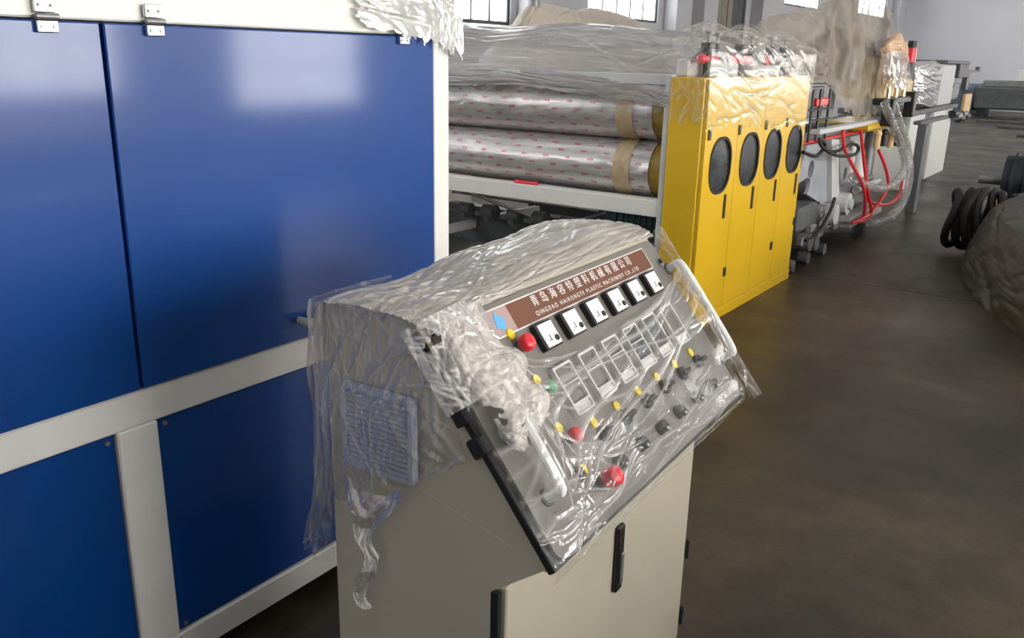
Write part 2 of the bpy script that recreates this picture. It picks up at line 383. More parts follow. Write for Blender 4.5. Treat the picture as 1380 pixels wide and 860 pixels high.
def wall_with_windows(name, axis, c, lo, hi, wins, mat, sgn, pane, n0, shut=()):
    """wall plane perpendicular to axis ('y': runs along x). wins: (a, b, z0, z1, nx, nz)"""
    t = .3; mb = MB()
    def bx(m, a, b, z0, z1, d0, d1, bev=0):
        d0, d1 = sorted((c + sgn * d0, c + sgn * d1))
        if axis == 'y': m.box(a, b, d0, d1, z0, z1, bev)
        else: m.box(d0, d1, a, b, z0, z1, bev)
    cur = lo
    for (a, b, z0, z1, nx, nz) in wins:
        bx(mb, cur, a, 0, ZC, 0, t); bx(mb, a, b, 0, z0, 0, t); bx(mb, a, b, z1, ZC, 0, t); cur = b
    bx(mb, cur, hi, 0, ZC, 0, t)
    W = struct(mb.build(name, mat))
    for k, (a, b, z0, z1, nx, nz) in enumerate(wins):
        isshut = k in shut
        f = MB(); e = .05
        bx(f, a, b, z0, z0 + e, .03, .10); bx(f, a, b, z1 - e, z1, .03, .10)
        bx(f, a, a + e, z0 + e, z1 - e, .03, .10); bx(f, b - e, b, z0 + e, z1 - e, .03, .10)
        wf = struct(f.build('window_%d' % (n0 + k), 'frame'))
        px = (b - a - 2 * e) / nx; pz = (z1 - z0 - 2 * e) / nz
        for i in range(1, nx): m = MB(); bx(m, a + e + i * px - .014, a + e + i * px + .014, z0 + e, z1 - e, .035, .09); m.build('mullion', 'frame', wf)
        for i in range(1, nz): m = MB(); bx(m, a + e, b - e, z0 + e + i * pz - .014, z0 + e + i * pz + .014, .04, .085); m.build('glazing_bar', 'frame', wf)
        if isshut:
            ns = 6; sw = (b - a - 2 * e) / ns
            for i in range(ns): m = MB(); bx(m, a + e + i * sw + .01, a + e + (i + 1) * sw - .01, z0 + e, z1 - e, .045, .07 + .02 * (i % 2)); m.build('shutter_panel', 'shutter' if i < 4 else 'frame', wf)
        else:
            for i in range(nx):
                for j in range(nz):
                    m = MB(); bx(m, a + e + i * px + .002, a + e + (i + 1) * px - .002, z0 + e + j * pz + .002, z0 + e + (j + 1) * pz - .002, .055, .065); m.build('pane', pane, wf)
    return W
wl = [(-4, -1, 2.05, 4.4, 4, 4), (1.5, 4.5, 2.05, 4.4, 4, 4), (6.0, 7.6, 2.05, 4.4, 3, 3), (9.75, 11.15, 2.04, 4.4, 3, 3), (13.4, 16.05, 2.26, 4.4, 5, 3), (18.6, 20.6, 2.0, 4.4, 2, 2),
      (23.2, 26.2, 3.0, 4.6, 5, 2), (30.2, 33.8, 3.1, 4.6, 5, 2)]
wall_with_windows('wall_left', 'y', YL, XB, XE, wl, 'wall', 1, 'pane_l', 1, shut=(5,))
wr = [(-.2, 2.6, 1.0, 3.6, 4, 4), (3.2, 5.72, 1.05, 3.6, 4, 4), (7.25, 9.5, .84, 3.6, 4, 5), (18.4, 21.0, .9, 3.3, 4, 4), (23, 26, .9, 3.3, 4, 4), (28, 31, .9, 3.3, 4, 4), (33, 35.5, .9, 3.3, 4, 4)]
wall_with_windows('wall_right', 'y', YR, XB, XE, wr, 'wall', -1, 'pane_r', 9)
wall_with_windows('wall_back', 'x', XB, YR, YL, [(-2.2, -1.6, 1.6, 3.2, 1, 3), (1.6, 2.2, 1.6, 3.2, 1, 3)], 'wall', -1, 'pane_glint', 16)  # unseen narrow glowing panes, added to put glints on the console film
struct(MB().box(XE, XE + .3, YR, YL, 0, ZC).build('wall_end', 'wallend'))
struct(MB().box(XB, XE, YR, YL, ZC, ZC + .2).build('ceiling', 'ceil'))
for k, xx in enumerate((-3, 2.5, 8, 14, 20, 26, 32)):
    o = MB().box(xx, xx + 1.6, -4.5, 6.5, ZC - .03, ZC - .004).build('window_%d' % (18 + k), 'pane_c'); struct(o)
# pilasters of the left wall
for k, (a, b) in enumerate([(11.3, 11.95), (16.3, 17.0), (17.6, 18.3), (20.95, 21.7), (27.5, 28.4), (34.6, 35.4)]):
    struct(MB().box(a, b, YL - .28, YL, 0, ZC, .01).build('trim_%d' % (k + 1), 'wall'))

# ================================================================== BLUE CABINET
YB = 1.78; BD = 1.15
bc = thing('blue_machine_cabinet', 'large glossy blue steel machine housing with white frame, left of the control console', 'machine cabinet', (0, 0, 0))
def fr(name, *a): return MB().box(*a, .004).build(name, 'white', bc)
XL0, XR0 = -1.6, 2.15
fr('top_rail', XL0, XR0, YB - .006, YB + .07, 1.652, 1.775)
fr('middle_rail', XL0, 2.072, YB - .004, YB + .06, .752, .838)
fr('bottom_rail', XL0, 2.072, YB - .004, YB + .06, .07, .15)
fr('post', .957, 1.06, YB - .0045, YB + .06, .15, .752)
fr('post', 2.075, XR0, YB - .006, YB + .08, 0, 1.652)
fr('post', XL0, XL0 + .08, YB, YB + .08, 0, 1.652)
fr('post', -.45, -.35, YB - .0045, YB + .06, .15, .752)
fr('post', XR0 - .08, XR0, YB + BD - .08, YB + BD, 0, 1.775)
MB().box(XL0, XR0 - .02, YB + .09, YB + BD, 1.62, 1.772, .004).build('roof_panel', 'white', bc)
MB().box(XL0 + .01, XR0 - .03, YB + .10, YB + BD - .09, .16, 1.61).build('inner_housing', 'dgray', bc)
for x0, x1, tl in ((-.42, 1.0225, .0), (1.0305, 2.069, 0.)):
    d = MB().box(x0, x1, YB - .012, YB + .012, .842, 1.648, .003).build('door', 'blue', bc)
MB().box(-1.5, -.43, YB - .012, YB + .012, .842, 1.648, .003).build('door', 'blue', bc)
MB().box(-1.5, 2.07, YB + .02, YB + .03, .84, 1.65).build('door_seal', 'rubber', bc)
for x0, x1 in ((-.34, .954), (1.064, 2.07)):
    p = MB().box(x0, x1, YB + .006, YB + .02, .153, .749, .002).build('lower_panel', 'blue', bc)
    for sx in (x0 + .018, x1 - .018, (x0 + x1) / 2):
        for sz in (.168, .734): MB().cyl((sx, YB + .001, sz), (sx, YB + .008, sz), .006, n=10).build('screw', 'dsteel', p)
for hx in (.911, 1.142, 1.93):
    hg = MB().box(hx - .021, hx + .021, YB - .022, YB - .012, 1.662, 1.690, .002).box(hx - .021, hx + .021, YB - .024, YB - .012, 1.625, 1.648, .002).build('hinge', 'steel', bc)
    MB().cyl((hx - .022, YB - .024, 1.655), (hx + .022, YB - .024, 1.655), .006, n=10).build('hinge_pin', 'dsteel', hg)
    for dx in (-.012, .012):
        for dz in (1.676, 1.636): MB().cyl((hx + dx, YB - .027, dz), (hx + dx, YB - .021, dz), .0035, n=8).build('screw', 'white_p', hg)
MB().tube([(1.50, YB - .012, .898), (1.50, YB - .05, .898), (1.515, YB - .055, .897), (1.60, YB - .055, .893), (1.66, YB - .055, .893), (1.665, YB - .012, .893)], .011, 8, sub=3).build('handle', 'lgray', bc)
# film over its top
fb = thing('plastic_film', 'creamy crumpled plastic film over the top right corner of the blue cabinet', 'plastic film', (1.9, YB, 1.78))
def loc(o, p): return (p[0] - o.location.x, p[1] - o.location.y, p[2] - o.location.z)
rows = []
xsf = [.9, 1.3, 1.6, 1.85, 2.02, 2.12, 2.19]
fr_z = [1.675, 1.67, 1.655, 1.63, 1.60, 1.585, 1.57]
for k, (dy, zt) in enumerate(((1.0, 1.79), (.6, 1.81), (.25, 1.80), (.0, 1.795), (-.025, 1.74), (-.032, None))):
    rows.append([loc(fb, (x, YB + dy, (zt if zt else fr_z[i]))) for i, x in enumerate(xsf)])
sheet('film_sheet', rows, (200, 200), 'film_blue', fb, seed=3, amp=.014, freq=6, rid=.006, foldn=.3, cr=60, crh=.012, crw=.008, ang=(-.2, 1.4), crlen=(.08, .5),
      mask=lambda u, v, n: (v < .93 + .05 * n + .04 * u) & ((u > .42 + .1 * n) | (v < .80)))
rows = [[loc(fb, (XR0 + .02 + o_, YB + y, z)) for y, o_ in ((-.03, -.02), (.05, .02), (.2, .035), (.5, .02), (.9, .02))] for z in (1.80, 1.72, 1.64, 1.575)]
sheet('film_flap', rows, (90, 120), 'film_blue', fb, seed=5, amp=.02, freq=9, rid=.03, foldn=.5, cr=60, crh=.012, crw=.008, mask=lambda u, v, n: v < .9 + .07 * n)

# ================================================================== ROLLER STAND + YELLOW CABINET
rs = thing('roller_frame', 'white steel roller frame between the blue cabinet and the yellow cabinet', 'machine frame', (4.7, 3.2, 0))
def rp(name, mat, *b, bev=.004): 
    m = MB(Matrix.Translation((-4.7, -3.2, 0))); m.box(*b, bev); return m.build(name, mat, rs)
rp('end_plate', 'lgray', 4.69, 6.45, 2.225, 2.262, 0, 1.515)
rp('end_plate', 'white', 4.69, 6.45, 5.05, 5.09, 0, 1.515)
rp('front_beam', 'white', 4.70, 4.80, 2.262, 5.05, .685, .785)
rp('top_beam', 'lgray', 4.72, 4.80, 2.262, 5.05, 1.455, 1.515)
rp('rear_beam', 'lgray', 6.30, 6.40, 2.262, 5.05, .68, .78)
rp('top_beam', 'lgray', 6.30, 6.40, 2.262, 5.05, 1.45, 1.52)
rp('base_beam', 'dgray', 5.30, 5.44, 2.262, 5.05, .20, .40)
rp('base_beam', 'gray', 6.1, 6.22, 2.262, 5.05, .12, .30)
rp('cross_brace', 'dgray', 4.9, 6.2, 3.30, 3.36, .36, .42)
rp('cross_brace', 'lgray', 4.9, 6.2, 4.10, 4.16, .30, .36)
rp('drip_tray', 'dgray', 4.85, 6.25, 2.30, 5.0, .03, .05)
tn = MB(Matrix.Translation((-4.7, -3.2, 0)))
for a, b in (((5.0, 4.1, .62), (5.9, 3.35, .44)), ((4.95, 3.9, .64), (5.3, 3.35, .40))): tn.cyl(a, b, .012, n=8)
tn.build('tie_rod', 'steel', rs)
for k in range(5):
    m = MB(Matrix.Translation((-4.7, -3.2, 0))); y = 3.15 + .23 * k
    m.cyl((5.2, y, .46), (5.2, y + .1, .46), .05 + .012 * (k % 2), n=14).box(5.14, 5.26, y + .02, y + .07, .40, .44); m.build('clamp', 'dgray', rs)
MB(Matrix.Translation((-4.7, -3.2, 0))).cyl((4.74, 3.34, .795), (4.74, 3.16, .795), .012, n=8).build('red_tie', 'red', rs)
mo = thing('gear_motor', 'dark teal gear motor low inside the roller frame, left of the yellow cabinet', 'motor', (5.35, 2.55, .40))
MB().cyl((0, .36, .12), (0, -.12, .12), .12, n=24).build('motor_body', 'teal', mo)
MB().box(-.13, .13, -.26, -.12, 0, .25, .015).build('gearbox', 'teal', mo)
for k in range(9): MB().cyl((0, -.09 + .045 * k, .12), (0, -.082 + .045 * k, .12), .13, n=24).build('cooling_fin', 'teal', mo)

def roller(zc, lab, seed, xc=4.93):
    t = thing('wrapped_roller', lab, 'roller', (xc, 3.55, zc), group=None)
    R0 = .172; y0, y1 = -1.18, 1.35; ns = 48; nl = 60
    rr = np.random.RandomState(seed)
    bm = bmesh.new(); uvl = bm.loops.layers.uv.new('UVMap'); V = []
    for j in range(nl + 1):
        V.append([bm.verts.new(((R0 + .0018 * rr.randn()) * math.cos(2 * math.pi * i / ns), y0 + (y1 - y0) * j / nl, (R0 + .0018 * rr.randn()) * math.sin(2 * math.pi * i / ns))) for i in range(ns)])
    for j in range(nl):
        for i in range(ns):
            f = bm.faces.new((V[j][i], V[j + 1][i], V[j + 1][(i + 1) % ns], V[j][(i + 1) % ns]))
            for l, (a, b) in zip(f.loops, ((j, i), (j + 1, i), (j + 1, i + 1), (j, i + 1))): l[uvl].uv = (a / nl, b / ns)
    bm.faces.new(V[0]); bm.faces.new(V[-1][::-1])
    m = MB(); m.bm.free(); m.bm = bm; m.build('roll_wrap', 'roll', t, angle=50)
    m = MB(); m.cyl((0, -1.27, 0), (0, -1.175, 0), R0 - .006, n=40); m.cyl((0, -1.30, 0), (0, -1.26, 0), .06, n=20); m.build('roll_end', 'ochre', t)
    m = MB(); m.cyl((0, -1.05, 0), (0, -.935, 0), R0 + .005, n=48, caps=False); m.build('tape_band', 'tape', t)
    m = MB(); m.cyl((0, 1.0, 0), (0, 1.1, 0), R0 + .005, n=48, caps=False); m.build('tape_band', 'tape', t)
    return t
roller(1.292, 'upper shiny wrapped steel roll with red print marks and a tan tape band', 1)
roller(.943, 'lower shiny wrapped steel roll, directly above the white front beam', 2)
roller(1.12, 'rear steel roll half hidden behind the two wrapped front rolls', 3, 5.42)

yc = thing('yellow_cabinet', 'bright yellow steel cabinet with four oval windows beside the rollers', 'machine cabinet', (4.68, 1.991, 0))
YH = 1.505; YX = 1.825
T_front = Matrix.Translation((0, 0, 0)) @ Matrix(((1, 0, 0, 0), (0, 0, 1, 0), (0, 1, 0, 0), (0, 0, 0, 1)))   # plate x,y -> x,z ; thickness -> y
MB().box(0, YX, .022, .232, .0, YH, .006).build('body', 'yellow', yc)
MB().box(-.004, YX + .004, -.004, .02, .0, .075, .003).build('plinth', 'yellow', yc)
cx = [.262, .735, 1.167, 1.612]; edges = [.008, .499, .951, 1.389, 1.817]
for k in range(4):
    a, b = edges[k] + .002, edges[k + 1] - .002
    oval = rrect(cx[k] - .158, cx[k] + .158, .835, 1.162, .135, 8)
    d = MB().ngon_plate([(a, .08), (b, .08), (b, YH - .01), (a, YH - .01)], [oval], -.002, .020, T_front).build('door', 'yellow', yc)
    r2 = rrect(cx[k] - .164, cx[k] + .164, .829, 1.168, .14, 8); r1 = rrect(cx[k] - .146, cx[k] + .146, .847, 1.150, .124, 8)
    MB().ngon_plate(r2, [r1], -.007, .003, T_front).build('window_gasket', 'rubber', d)
    MB().ngon_plate(r1, [], .006, .010, T_front).build('window_pane', 'smoke', d)
    hx = cx[k] + .115; m = MB().box(hx - .012, hx + .012, -.012, -.001, .665, .815, .004).build('door_handle', 'black', d)
for x_, z_ in ((.055, 1.19), (.517, 1.194), (.98, 1.2), (1.393, 1.197), (.481, .307), (1.334, .337), (.02, .307), (1.8, .45)):
    MB().box(x_ - .016, x_ + .016, -.012, -.001, z_ - .03, z_ + .03, .004).build('hinge_block', 'black', yc)
# valve gauges on the yellow cabinet's top
spots = [(4.88, 2.10, 'red'), (5.08, 2.13, 'red'), (5.34, 2.08, 'cord'), (5.62, 2.12, 'red'), (5.93, 2.1, 'cord'), (6.2, 2.1, 'lgray')]
words = ['nearest the rollers on the yellow cabinet top', 'second from the rollers on the yellow cabinet top', 'third from the rollers on the yellow cabinet top', 'fourth from the rollers on the yellow cabinet top', 'with a red cap, second from the cabinet far end', 'with a grey cap, at the cabinet far end']
for k, (x_, y_, c_) in enumerate(spots):
    v = thing('valve', 'small black valve %s' % words[k], 'valve', (x_, y_, YH), group='valves on top of the yellow cabinet')
    MB().cyl((0, 0, 0), (0, 0, .14), .022, n=12).box(-.04, .04, -.03, .03, .13, .19, .006).build('valve_body', 'black', v)
    MB().cyl((0, 0, .19), (0, 0, .235), .012, n=10).cyl((0, 0, .235), (0, 0, .25), .035, n=16).build('valve_stem', 'dsteel', v)
    MB().cyl((-.09, -.01, .10), (-.035, -.01, .10), .02, n=12).ball((-.10, -.01, .10), .03).build('valve_cap', c_, v)
    MB().tube([(0, .02, .05), (.06, .05, .09), (.13, .05, .06), (.16, .04, .0)], .009, 8).build('air_line', 'lgray', v)
pb = thing('valve_block', 'pale steel valve manifold block on top of the yellow cabinet', 'manifold', (5.5, 2.15, YH))
MB().box(-.75, .72, .0, .08, 0, .10, .01).box(-.62, -.2, -.08, -.01, 0, .09, .01).box(.05, .55, -.08, -.01, 0, .07, .01).build('block_body', 'lgray', pb)

fw = thing('plastic_film', 'clear stretch film wrapped over the valves and the upper yellow cabinet', 'plastic film', (4.68, 1.991, 0))
prof = [(.25, 1.62), (.22, 1.78), (.12, 1.80), (.0, 1.70), (-.014, 1.50), (-.016, 1.30), (-.016, 1.10)]
bump = [.0, .06, .03, .07, .0, .05, .02]
rows = [[(-.03 + 1.88 * i / 6, y, z + (bump[i] - .05 if 0 < j < 3 else 0) - (.16 if i == 6 and j < 3 else 0)) for i in range(7)] for j, (y, z) in enumerate(prof)]
sheet('film_front', rows, (190, 240), 'film_yellow', fw, seed=11, amp=.006, freq=10, cr=130, crh=.007, crw=.006, ang=(-.25, .6), crlen=(.1, .7),
      lines=[(.05, .12, .5, .5, .012, .012), (.2, .1, .7, .5, .014, .014), (.4, .12, .95, .52, .012, .014), (.1, .45, .3, .1, .01, .01)], mask=lambda u, v, n: v < .88 + .12 * n + .08 * u)
rows = [[(-.022, y, z + dz) for y, dz in ((-.01, 0), (.08, .01), (.16, .0), (.24, .02))] for z in (1.72, 1.62, 1.50, 1.35, 1.18)]
sheet('film_end', rows, (110, 80), 'film_yellow', fw, seed=13, amp=.006, freq=12, cr=60, crh=.006, crw=.005, ang=(.6, 2.4), mask=lambda u, v, n: v < .9 + .15 * n)
fr2 = thing('plastic_film', 'grey see-through film stretched over the top of the rollers', 'plastic film', (4.7, 3.4, 1.5))
rows = []
for x_, z_ in ((6.3, 1.66), (5.9, 1.80), (5.4, 1.815), (5.0, 1.70), (4.75, 1.545), (4.69, 1.50), (4.683, 1.40)):
    rows.append([loc(fr2, (x_ + (.03 if i % 2 else 0), y_, z_ + dz)) for i, (y_, dz) in enumerate(((5.1, .0), (4.5, .02), (3.9, -.01), (3.4, .01), (2.9, -.02), (2.5, -.05), (2.24, -.08)))])
sheet('film_sheet', rows, (200, 260), 'film_rolls', fr2, seed=21, amp=.02, freq=5, stretch=(.35, 1.2), rid=.02, foldn=.35, cr=120, crh=.012, crw=.008, ang=(-.25, .25), crlen=(.2, 1.2),
      lines=[(.5, .4, 1., .75, .02, .012), (.62, .35, 1., .6, .02, .014), (.7, .7, .98, .4, .02, .012)], mask=lambda u, v, n: v < .985 - .02 * n)
rows = [[loc(fr2, (4.735 + dx, y_, z_)) for y_ in (4.9, 4.2, 3.6, 3.0, 2.3)] for z_, dx in ((1.46, -.02), (1.36, -.0), (1.26, .0), (1.14, .04))]
sheet('film_hanging', rows, (90, 200), 'film_clear', fr2, seed=23, amp=.012, freq=6, stretch=(.4, 1.3), cr=100, crh=.008, crw=.006, ang=(-.3, .3), crlen=(.1, .6), mask=lambda u, v, n: v < .75 + .3 * n)

# ================================================================== CONSOLE
exec_T = (1.043, .643, 0); AZ = math.radians(3)
CW = .926; DPT = .485; HT = 1.172
co = thing('control_console', 'beige steel control console with a sloping taupe instrument panel, wrapped in film', 'control console', exec_T, AZ)
S_ = Vector((0, .611, .792)); N_ = Vector((0, -.792, .611))
PM = Matrix(((1, 0, 0, 0), (0, S_.y, N_.y, 0), (0, S_.z, N_.z, .8), (0, 0, 0, 1)))     # panel frame: u right, v up slope, w outward
prof = [(.012, .795), (.121, .712), (.121, 0.04), (DPT, 0.04), (DPT, HT), (.278, HT)]
MB().prism(prof, 'x', 0.0, CW).build('body', 'beige', co, angle=20)
MB().box(.02, CW - .02, .14, DPT - .02, 0, .04).build('plinth', 'black', co)
MB(PM).box(-.004, CW + .004, -.006, .452, -.012, .004, .002).build('panel_tray', 'black', co)
MB(PM).ngon_plate(rrect(.012, CW, .002, .447, .022, 5), [], .004, .011).build('instrument_panel', 'panel', co)
# side seam strip and vent
MB().prism([(.012, .790), (.285, .858), (.283, .866), (.012, .798)], 'x', -.0008, .0).build('side_seam', 'beige', co)
vt = MB().box(-.010, 0, .272, .43, .882, 1.037, .003).build('side_vent', 'dgray', co)
MB(Matrix(((0, 0, 1, -.026), (1, 0, 0, 0), (0, 1, 0, 0), (0, 0, 0, 1)))).ngon_plate(rrect(.270, .432, .880, 1.039, .004, 3), [rrect(.279, .423, .889, 1.030, .003, 3)], 0, .016).build('vent_frame', 'vent', vt)
for k in range(15):
    z = .890 + .0097 * k
    b = MB(); b.prism([(-.022, z - .001), (-.012, z + .006), (-.012, z + .0085), (-.024, z + .0015)], 'y', .278, .424); b.build('slat', 'vent', vt, smooth=False)
# door + handle + hinges (front, vertical)
dr = MB().box(.016, CW - .006, .098, .119, .05, .716, .003).build('door', 'beige', co)
MB().box(.0, .010, .106, .121, .05, .712).build('door_gasket', 'black', co)
lk = MB().box(.452, .484, .086, .0985, .46, .625, .004).build('door_lock', 'black', dr)
MB().box(.461, .475, .080, .0865, .48, .56, .003).build('lock_lever', 'dsteel', lk)
for z in (.66, .33, .12): MB().box(CW - .007, CW + .006, .09, .115, z - .03, z + .03, .003).build('hinge', 'black', co)
# nameplate
np_ = MB(PM).ngon_plate(rrect(.150, .858, .378, .436, .003, 3), [], .011, .0125).build('nameplate', 'brown', co)
MB(PM).ngon_plate(rrect(.150, .858, .378, .436, .003, 3), [rrect(.153, .855, .381, .433, .002, 3)], .0122, .0135).build('border', 'bezel', np_)
lettering('青岛海容特塑料机械有限公司', .0255, PM @ Matrix.Translation((.545, .4175, .0128)), 'white_p', np_, space=1.8)
lettering('QINGDAO HAIRONGTE PLASTIC MACHINERY CO.,LTD', .0135, PM @ Matrix.Translation((.55, .393, .0128)), 'white_p', np_, space=1.5)
lg = MB(PM).ngon_plate(rrect(.153, .235, .381, .433, .002, 3), [], .0122, .0132).build('logo_plate', 'pinkp', np_)
MB(PM).ngon_plate([(.178, .398), (.196, .39), (.208, .398), (.210, .412), (.198, .42), (.190, .43), (.183, .416)], [], .0132, .0142).build('logo', 'sky', np_)
us = [.298, .397, .498, .598, .698, .798]
for k, u in enumerate(us):
    m = MB(PM).ngon_plate(rrect(u - .031, u + .031, .318, .374, .004, 3), [], .011, .024).build('panel_meter', 'black', co)
    MB(PM).box(u - .024, u + .028, .3215, .3705, .0235, .0262, .001).build('meter_face', 'meterface', m)
    MB(PM).box(u - .012, u + .0, .333, .3345, .0258, .0272).box(u - .004, u - .002, .333, .345, .0258, .0272).build('meter_needle', 'dsteel', m)
    MB(PM).ngon_plate(circle(u + .016, .3335, .0062, 14), [], .0255, .0285).build('meter_hub', 'black', m)
for k, u in enumerate(us):
    u += -.012
    f = MB(PM).ngon_plate(rrect(u - .034, u + .034, .183, .285, .004, 3), [rrect(u - .029, u + .029, .207, .280, .003, 3), rrect(u - .029, u + .029, .187, .203, .002, 3)], .011, .022).build('temperature_controller', 'bezel', co)
    MB(PM).box(u - .030, u + .030, .206, .281, .0105, .015).build('display_window', 'panel' if k not in (3, 4) else 'dgray', f)
    MB(PM).box(u - .030, u + .030, .186, .204, .0105, .018).build('button_strip', 'bezel', f)
    if k in (0, 1, 2, 3): MB(PM).box(u - .029, u + .029, .244, .247, .011, .022).build('display_divider', 'bezel', f)
def tag_disc(u, v, par=None, r=.0105, name='yellow_tag'):
    return MB(PM).ngon_plate(circle(u, v, r, 8), [], .011, .016).build(name, 'yel', co)
for k, u in enumerate(us):
    tag_disc(u - .004, .157)
    s = MB(PM).ngon_plate(circle(u + .006, .129, .0165, 18), [], .011, .020).build('selector_switch', 'black', co)
    MB(PM).box(u - .010, u + .024, .1235, .1345, .020, .034, .003, T=None).build('selector_lever', 'black', s)
    MB(PM).box(u + .010, u + .020, .140, .146, .011, .013).build('white_mark', 'yel', s)
    kn = MB(PM).ngon_plate(circle(u, .067, .0155, 18), [], .011, .014)
    kno = kn.cyl((u, .067, .013), (u, .067, .029), .0145, .013, 16).build('knob', 'black', co)
    MB(PM).ball((u + .001, .060, .0292), .0032).build("knob_dot", "white_p", kno)
def mush(u, v, r, h, mat, name, flat=.5):
    b = MB(PM).ngon_plate(circle(u, v, r * .72, 18), [], .011, .011 + h * .6).build(name, 'dsteel' if mat != 'green' else 'black', co)
    MB(PM).cyl((u, v, .011 + h * .5), (u, v, .011 + h), r, r * .93, 24).ball((u, v, .011 + h), r * .93, (1, 1, .35)).build('button_cap', mat, b)
mush(.214, .350, .0175, .026, 'red', 'push_button'); tag_disc(.204, .378)
mush(.218, .257, .014, .018, 'green', 'push_button'); tag_disc(.203, .282)
mush(.204, .160, .015, .024, 'red', 'push_button'); tag_disc(.188, .186)
mush(.220, .061, .0205, .04, 'red', 'emergency_stop_button'); tag_disc(.188, .098, r=.012)
MB(PM).box(.160, .182, .083, .108, .011, .024, .003).build('push_button', 'black', co)
ks = MB(PM).ngon_plate(circle(.904, .382, .011, 16), [], .011, .017).build('key_switch', 'steel', co)
MB(PM).box(.896, .905, .380, .392, .017, .021).build('key_slot', 'black', ks)
for u, v0, v1 in ((.064, .10, .36), (.930, .10, .36)):
    h = MB(PM).tube([(u, v0, .008), (u, v0, .035), (u, v0 + .012, .05), (u, (v0 + v1) / 2, .052), (u, v1 - .012, .05), (u, v1, .035), (u, v1, .008)], .0095, 10, sub=4).build('grab_handle', 'white_p', co)
    MB(PM).ngon_plate(circle(u, v0, .016, 12), [], .008, .014).ngon_plate(circle(u, v1, .016, 12), [], .008, .014).build('handle_foot', 'dgray', h)
for (v0, v1) in ((.315, .345), (.275, .308), (.215, .25)):
    MB(PM).box(-.014, .004, v0, v1, -.022, .012, .004).build('hinge', 'black', co)
MB(PM).box(.0, .03, .43, .448, .008, .02, .003).build('latch', 'black', co)

# ---- film on the console
cf = thing('plastic_film', 'crumpled clear plastic film draped over the control console', 'plastic film', exec_T, AZ)
cf.location.z = 0
def pp(u, v, w): return tuple(PM @ Vector((u, v, w)))
# side sheet: y from back to front, z down
rows = [
    [(-.012, .495, 1.172), (-.014, .46, 1.185), (-.014, .38, 1.185), (-.014, .30, 1.178), (-.016, .245, 1.13)],
    [(-.020, .497, 1.08), (-.022, .46, 1.09), (-.018, .38, 1.09), (-.016, .30, 1.10), (-.018, .215, 1.07)],
    [(-.024, .495, .95), (-.040, .46, .96), (-.034, .38, .97), (-.034, .30, .99), (-.022, .18, 1.02)],
    [(-.026, .498, .82), (-.030, .46, .84), (-.032, .38, .85), (-.028, .30, .88), (-.016, .16, .95)],
    [(-.024, .50, .73), (-.022, .46, .73), (-.024, .38, .76), (-.016, .30, .81), (-.012, .15, .90)]]
sheet('film_side', rows, (300, 280), 'film_side', cf, seed=31, amp=.004, freq=14, stretch=(1.6, .8), rid=.005, foldn=.08, cr=120, crh=.008, crw=.0032, ang=(.9, 2.3), crlen=(.04, .35), flip=True,
      lines=[(.08, .02, .14, .8, .015, .006), (.2, .1, .32, .95, .012, .005), (.3, .45, .95, .1, .012, .005), (.62, .05, .55, .9, .01, .004), (.9, .0, .6, .5, .012, .004), (.02, .0, .03, .95, .01, .006), (.4, .5, 1., .25, .01, .004)],
      mask=lambda u, v, n: (v < .86 + .13 * n - .12 * u + .04 * np.sin(u * 25)))
# back-left flap wrapping the back edge
rows = [[(-.02, .470, z), (-.026, .495 + b, z), (.03, .505 + b, z), (.2, .50, z)] for z, b in ((1.18, 0), (1.05, .01), (.9, .005), (.80, .015), (.68, .045), (.64, .05))]
sheet('film_back_flap', rows, (150, 110), 'film_side', cf, seed=33, amp=.010, freq=16, rid=.01, foldn=.3, cr=60, crh=.009, crw=.004, ang=(1.2, 2.0), mask=lambda u, v, n: (v < .9 + .25 * n))
# top sheet
rows = []
for t_, y_ in enumerate((.505, .492, .44, .37, .31, .272, .255)):
    zz = [1.06, 1.165, 1.182, 1.186, 1.184, 1.18, 1.168][t_]
    hump = [0, .006, .0, .016, .02, .03, .012]
    rows.append([(x_, y_, zz + (h_ if 0 < t_ < 5 else h_ * .3)) for x_, h_ in zip((-.018, .06, .2, .38, .56, .76, .93), hump)])
sheet('film_top', rows, (200, 300), 'film_top', cf, seed=35, amp=.012, freq=9, stretch=(.5, 1.3), rid=.012, foldn=.4, cr=190, crh=.009, crw=.004, ang=(-.5, .5), crlen=(.05, .5),
      lines=[(.0, .5, .5, .62, .012, .007), (.2, .9, 1., .75, .014, .008), (.5, .6, 1., .5, .015, .01)])
# sheet over panel: lower part, edge torn below the meters; fades to streaks
us_ = (-.012, .05, .12, .20, .35, .5, .65, .8, .90, .935)
def prow(vs, ws): return [pp(u, v, w) for u, v, w in zip(us_, vs, ws)]
rows = [
    prow([.42, .42, .40, .325, .295, .295, .30, .32, .36, .41], [.02, .03, .03, .03, .030, .030, .030, .03, .045, .02]),
    prow([.34, .34, .33, .28, .25, .25, .25, .27, .30, .34], [.02, .06, .055, .035, .032, .030, .032, .035, .06, .03]),
    prow([.24, .24, .24, .20, .19, .19, .19, .20, .22, .24], [.02, .068, .05, .04, .038, .036, .036, .04, .062, .045]),
    prow([.13, .13, .12, .12, .12, .12, .12, .12, .12, .12], [.02, .062, .046, .05, .036, .034, .034, .036, .052, .04]),
    prow([.05, .05, .05, .05, .05, .05, .05, .05, .05, .06], [.012, .024, .030, .056, .028, .027, .027, .027, .027, .020]),
    prow([.0, .0, .0, .0, .0, .0, .0, .0, .0, .0], [.016, .018, .02, .02, .02, .02, .02, .02, .02, .02]),
    [(x, y + .002, z - .03) for x, y, z in prow([0] * 10, [.012] * 10)]]
